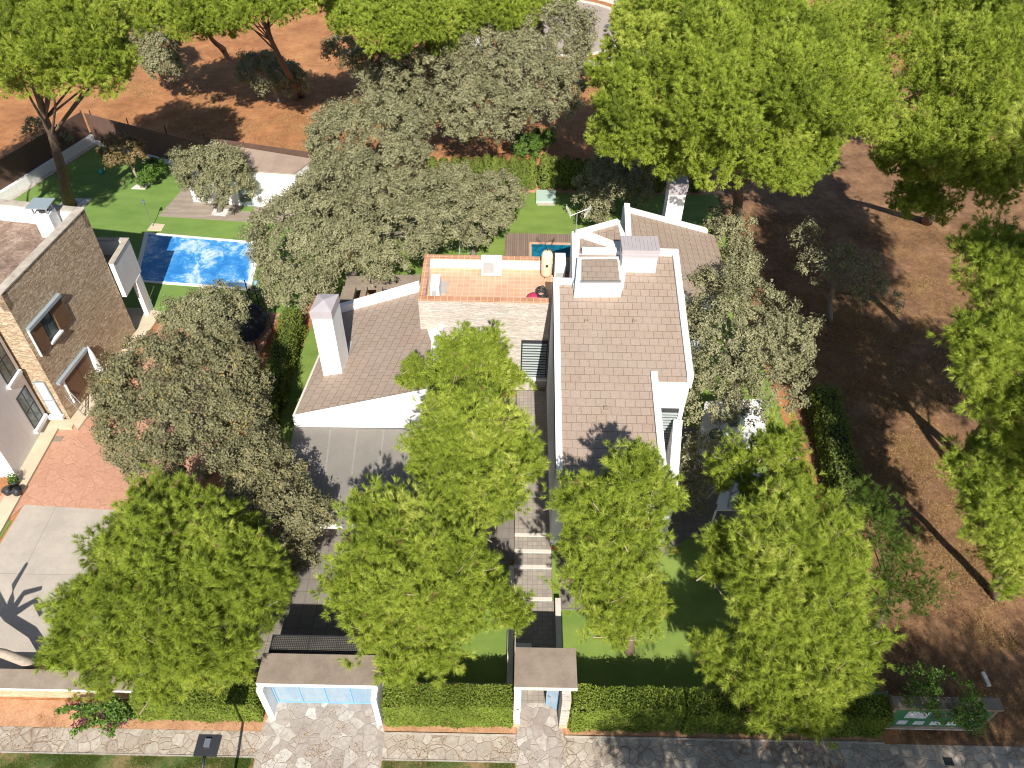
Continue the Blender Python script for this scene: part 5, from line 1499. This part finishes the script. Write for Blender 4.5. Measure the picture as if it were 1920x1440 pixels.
OG = None
oak("largest grey oak beside the orange terrace", G(660, 520), [(640, 420, 110, 92, 5.8), (560, 450, 88, 78, 5.0), (720, 440, 95, 72, 5.4), (560, 520, 72, 46, 4.0), (690, 360, 90, 60, 6.4), (800, 400, 80, 70, 5.2), (610, 350, 50, 50, 5.6), (850, 350, 50, 42, 4.8)], .3, .55, 210, .085)
oak("tall grey oak behind the largest one", G(690, 395), [(690, 250, 105, 62, 7.0), (640, 270, 60, 60, 6.2), (740, 300, 66, 62, 6.2), (690, 310, 85, 56, 5.8)], .26, .6, 210, .09)
oak("oak with a leaning pale trunk on the back lawn", G(884, 482), [(935, 370, 46, 44, 4.4), (915, 410, 40, 42, 3.6), (900, 430, 34, 36, 3.2)], .2, .45, 190, .085, top=G(905, 420, 3.0))
oak("wide spreading grey oak with a forked silver trunk", G(982, 264), [(930, 105, 120, 72, 7.4), (830, 150, 100, 56, 6.6), (1040, 88, 76, 84, 7.4), (1000, 160, 90, 52, 6.6), (900, 200, 90, 42, 5.4), (770, 200, 60, 42, 5.0), (690, 120, 50, 36, 5.6), (640, 90, 30, 22, 5.2), (730, 160, 50, 42, 5.2), (880, 240, 30, 30, 3.6), (1060, 130, 40, 42, 6.6)], .32, .62, 200, .10, top=G(965, 200, 4))
oak("small round oak before a pine trunk on the clearing", G(525, 192), [(500, 135, 48, 32, 3.0), (545, 150, 30, 36, 2.6), (475, 130, 28, 26, 3.0)], .14, .5, 200, .10, name="small_oak")
oak("dark trunked oak under the upper left pine", G(312, 164), [(290, 95, 42, 36, 4.6), (305, 120, 36, 30, 4.0), (265, 40, 40, 40, 6)], .16, .52, 190, .10)
oak("round oak growing through the grey deck", G(412, 397), [(400, 330, 52, 50, 3.2), (360, 315, 34, 34, 3.4), (440, 340, 32, 42, 3.0), (415, 300, 40, 26, 3.8)], .2, .45, 200, .085)
oak("small brownish oak on a pale trunk in the neighbouring lawn", G(268, 352), [(228, 283, 34, 28, 3.4), (250, 288, 22, 22, 3.2)], .15, .38, 190, .085, mat=M_OAK_O, top=G(240, 300, 2.6), bark=M_BARKW)
oak("big dark oak over the pink paving", G(350, 850), [(300, 720, 105, 85, 5.8), (380, 700, 90, 80, 6.0), (270, 800, 85, 82, 4.8), (360, 800, 100, 85, 5.0), (440, 720, 62, 75, 5.2), (300, 870, 50, 52, 3.6), (450, 800, 60, 75, 4.6), (230, 740, 52, 62, 4.6)], .28, .5, 200, .078, mat=M_OAK_Y)
oak("oak beside the trampoline", G(400, 665), [(400, 590, 65, 48, 4.4), (350, 600, 50, 44, 4.0)], .2, .46, 200, .078)
oak("dark oak between the pink paving and the grey flat roof", G(500, 1010), [(490, 880, 66, 70, 4.8), (540, 950, 66, 60, 4.4), (470, 950, 60, 62, 4.2), (590, 960, 34, 40, 4.2), (520, 1010, 50, 50, 3.6), (550, 1040, 40, 42, 3.0)], .22, .46, 200, .074, mat=M_OAK_Y)
oak("grey oak against the right side of the house", G(1385, 800), [(1400, 620, 95, 80, 6.2), (1340, 660, 75, 85, 5.8), (1460, 660, 66, 76, 5.2), (1380, 540, 46, 66, 6.4), (1330, 740, 56, 62, 4.6), (1420, 720, 72, 52, 4.6), (1310, 545, 36, 40, 5.8), (1290, 600, 34, 50, 6.0)], .24, .46, 140, .082, jit=.42, dens=2.8)
oak("upper part of a grey oak by the back right roof corner", G(1400, 560), [(1370, 450, 36, 56, 4.6), (1390, 500, 38, 44, 4.0), (1350, 420, 26, 40, 4.6)], .18, .46, 130, .085, jit=.36, dens=2.3)
oak("dark oak in the shade between lawn and back roof", G(1150, 395), [(1150, 330, 52, 46, 4.4), (1120, 360, 40, 40, 3.2), (1180, 350, 40, 40, 3.6), (1110, 405, 28, 18, 2.0)], .18, .5, 150, .09)
oak("sparse shaded oak in the right clearing", G(1556, 600), [(1525, 500, 42, 36, 5.0), (1510, 440, 30, 24, 5.2), (1620, 520, 42, 40, 4.8), (1650, 560, 34, 30, 4.0), (1580, 480, 30, 26, 5.4)], .2, .46, 70, .09, jit=.45, dens=3.6)
oak("dark bush under the splayed white wall", G(1320, 960), [(1310, 870, 46, 60, 2.6), (1290, 930, 32, 40, 1.8)], .1, .42, 120, .075, name="bush", cat="bush", dens=2.6)
oak("shaded bush overhanging the notice board", G(1775, 1318), [(1780, 1310, 55, 30, 2.6), (1820, 1340, 28, 16, 2.2), (1720, 1290, 40, 30, 2.2)], .06, .4, 90, .07, mat=M_SHRUB, name="bush", cat="bush", dens=3.0, nl=10)
oak("bright green bush at the foot of the silver trunk", G(1005, 285), [(995, 272, 32, 20, 1.0), (1020, 262, 20, 18, 1.2)], .05, .42, 200, .09, mat=M_SHRUB, name="bush", cat="bush", nl=6)
oak("leafy green bush behind the small brownish oak", G(284, 345), [(276, 330, 18, 18, 1.0), (292, 312, 16, 16, 1.2)], .05, .36, 150, .08, mat=M_SHRUB, name="bush", cat="bush", nl=6)
oak("green shrub along the fence behind the small brownish oak", G(120, 268), [(112, 258, 22, 14, 1.4), (70, 240, 22, 18, 2.2)], .06, .4, 90, .09, name="bush", cat="bush", nl=6)
# bare pollarded tree at the left edge: a pale trunk in view, its limbs throw the branching shadow
bt = thing("bare_tree", "pale bare trunk crossing the left edge above the low wall", "bare tree", (-19.2, 14.9, 0))
b0 = np.array([-19.0, 14.6, 0.0])
tbm = MB()
tbm.tube([b0, b0 + [-.4, .05, .9], b0 + [-1.1, .1, 1.5], b0 + [-2.4, .0, 2.2], b0 + [-3.2, -.2, 3.0]], [.24, .21, .19, .17, .14], 10)
fk = b0 + np.array([-2.4, .0, 2.2])
for e1, e2 in (((.3, -.1, 1.1), (1.0, -.3, 1.5)), ((-.3, .1, 1.3), (-.1, .0, 2.3)), ((.9, .0, .7), (1.4, -.1, .2)), ((-.9, .1, .9), (-1.6, .1, 1.2))):
    tbm.tube([fk, fk + np.array(e1) * .5, fk + np.array(e1), fk + np.array(e2)], [.15, .13, .11, .08], 8)
tbm.build("trunk", M_BARKW, bt, True)
# trailing bougainvillea on the pavement edge
q = G(262, 1345); bv = thing("bougainvillea", "sprawling bougainvillea with purple tips on the pavement edge", "shrub", tuple(q))
stm = MB(); LP, LT, FP, FT = [], [], [], []
for k in range(26):
    ang = math.radians(R_.uniform(150, 262)) if k > 3 else math.radians(R_.uniform(20, 150))
    ln = R_.uniform(.7, 1.5) if k > 5 else R_.uniform(2.2, 3.2)
    if k <= 5: ang = math.radians(R_.uniform(172, 208))
    dx, dy = math.cos(ang), math.sin(ang) * .75
    pts = [q + np.array([dx * ln * f, dy * ln * f, .15 + (1.0 if k > 3 else .7) * math.sin(f * 2.6) * .75 + .05]) for f in np.linspace(0, 1, 8)]
    stm.tube(pts, [.02 - .002 * i for i in range(8)], 5)
    for f in rng.uniform(.05, 1, int(150 * ln)):
        i = min(6, int(f * 7)); p = pts[i] + (pts[i + 1] - pts[i]) * (f * 7 - i) + rng.normal(0, .06, 3)
        if f > .72 and k % 2 == 0: FP.append(p)
        else: LP.append(p)
stm.build("stems_or_core", M_TWIG, bv)
np_mesh("leaves", leaves(np.array(LP), rnd_dirs(len(LP)) * .5 + [0, 0, .6], .07), 4, rng.random(len(LP)), M_SHRUB, bv)
np_mesh("flowers", leaves(np.array(FP), rnd_dirs(len(FP)), .05), 4, rng.random(len(FP)), M_FLOWER, bv)

# ================================================================== loose ground cover
blades("needle_litter", [(15.8, 12.6), (34, 12.6), (34, 50), (15.2, 50), (14.6, 40), (15.8, 28)], 120000, .16, .008, M_STRAW, .3, .014, 2.2, -.3, .7)
blades("leaf_litter", gl((150, 60), (700, 150), (800, 300), (1250, 300), (1000, 250), (600, 330), (200, 220)), 60000, .12, .012, M_STRAW, .25, .0, 2.2, -.2, .7)
blades("leaf_litter", [(-40, 11.5), (15, 11.5), (15, 12.9), (-40, 12.9)], 6000, .06, .012, M_STRAW, .4, .03, 2.2, .6, 1.7)
blades("leaf_litter", [(-9.4, 9), (-4.8, 9), (-4.8, 13.5), (-9.4, 13.5)], 1500, .05, .012, M_STRAW, .3, .03, 2.2, .8, 1.7)
blades("dry_grass", gl((1430, 560), (1760, 520), (1800, 900), (1920, 1230), (1760, 1180), (1560, 900)), 60000, .20, .010, M_STRAW, .5, .012, 1.2, .3, .9)
blades("dry_grass", gl((200, 150), (560, 200), (780, 320), (600, 330), (250, 220)), 30000, .14, .014, M_STRAW, .6, .0, 1.5, .6, .7)
blades("grass", [(-22, 9.5), (-9.7, 9.5), (-9.7, 11.38), (-22, 11.38)], 60000, .085, .006, M_GRASS, .55, .05, .8, -.6, 1.1)
blades("grass", [(-4.6, 10), (.4, 10), (.4, 11.38), (-4.6, 11.38)], 9000, .06, .006, M_GRASS, .35, .05, .8, .2, 1.6)
blades("grass", gl((2, 1290), (120, 1290), (120, 1200)), 3000, .06, .006, M_GRASS, .5, .036, .8)
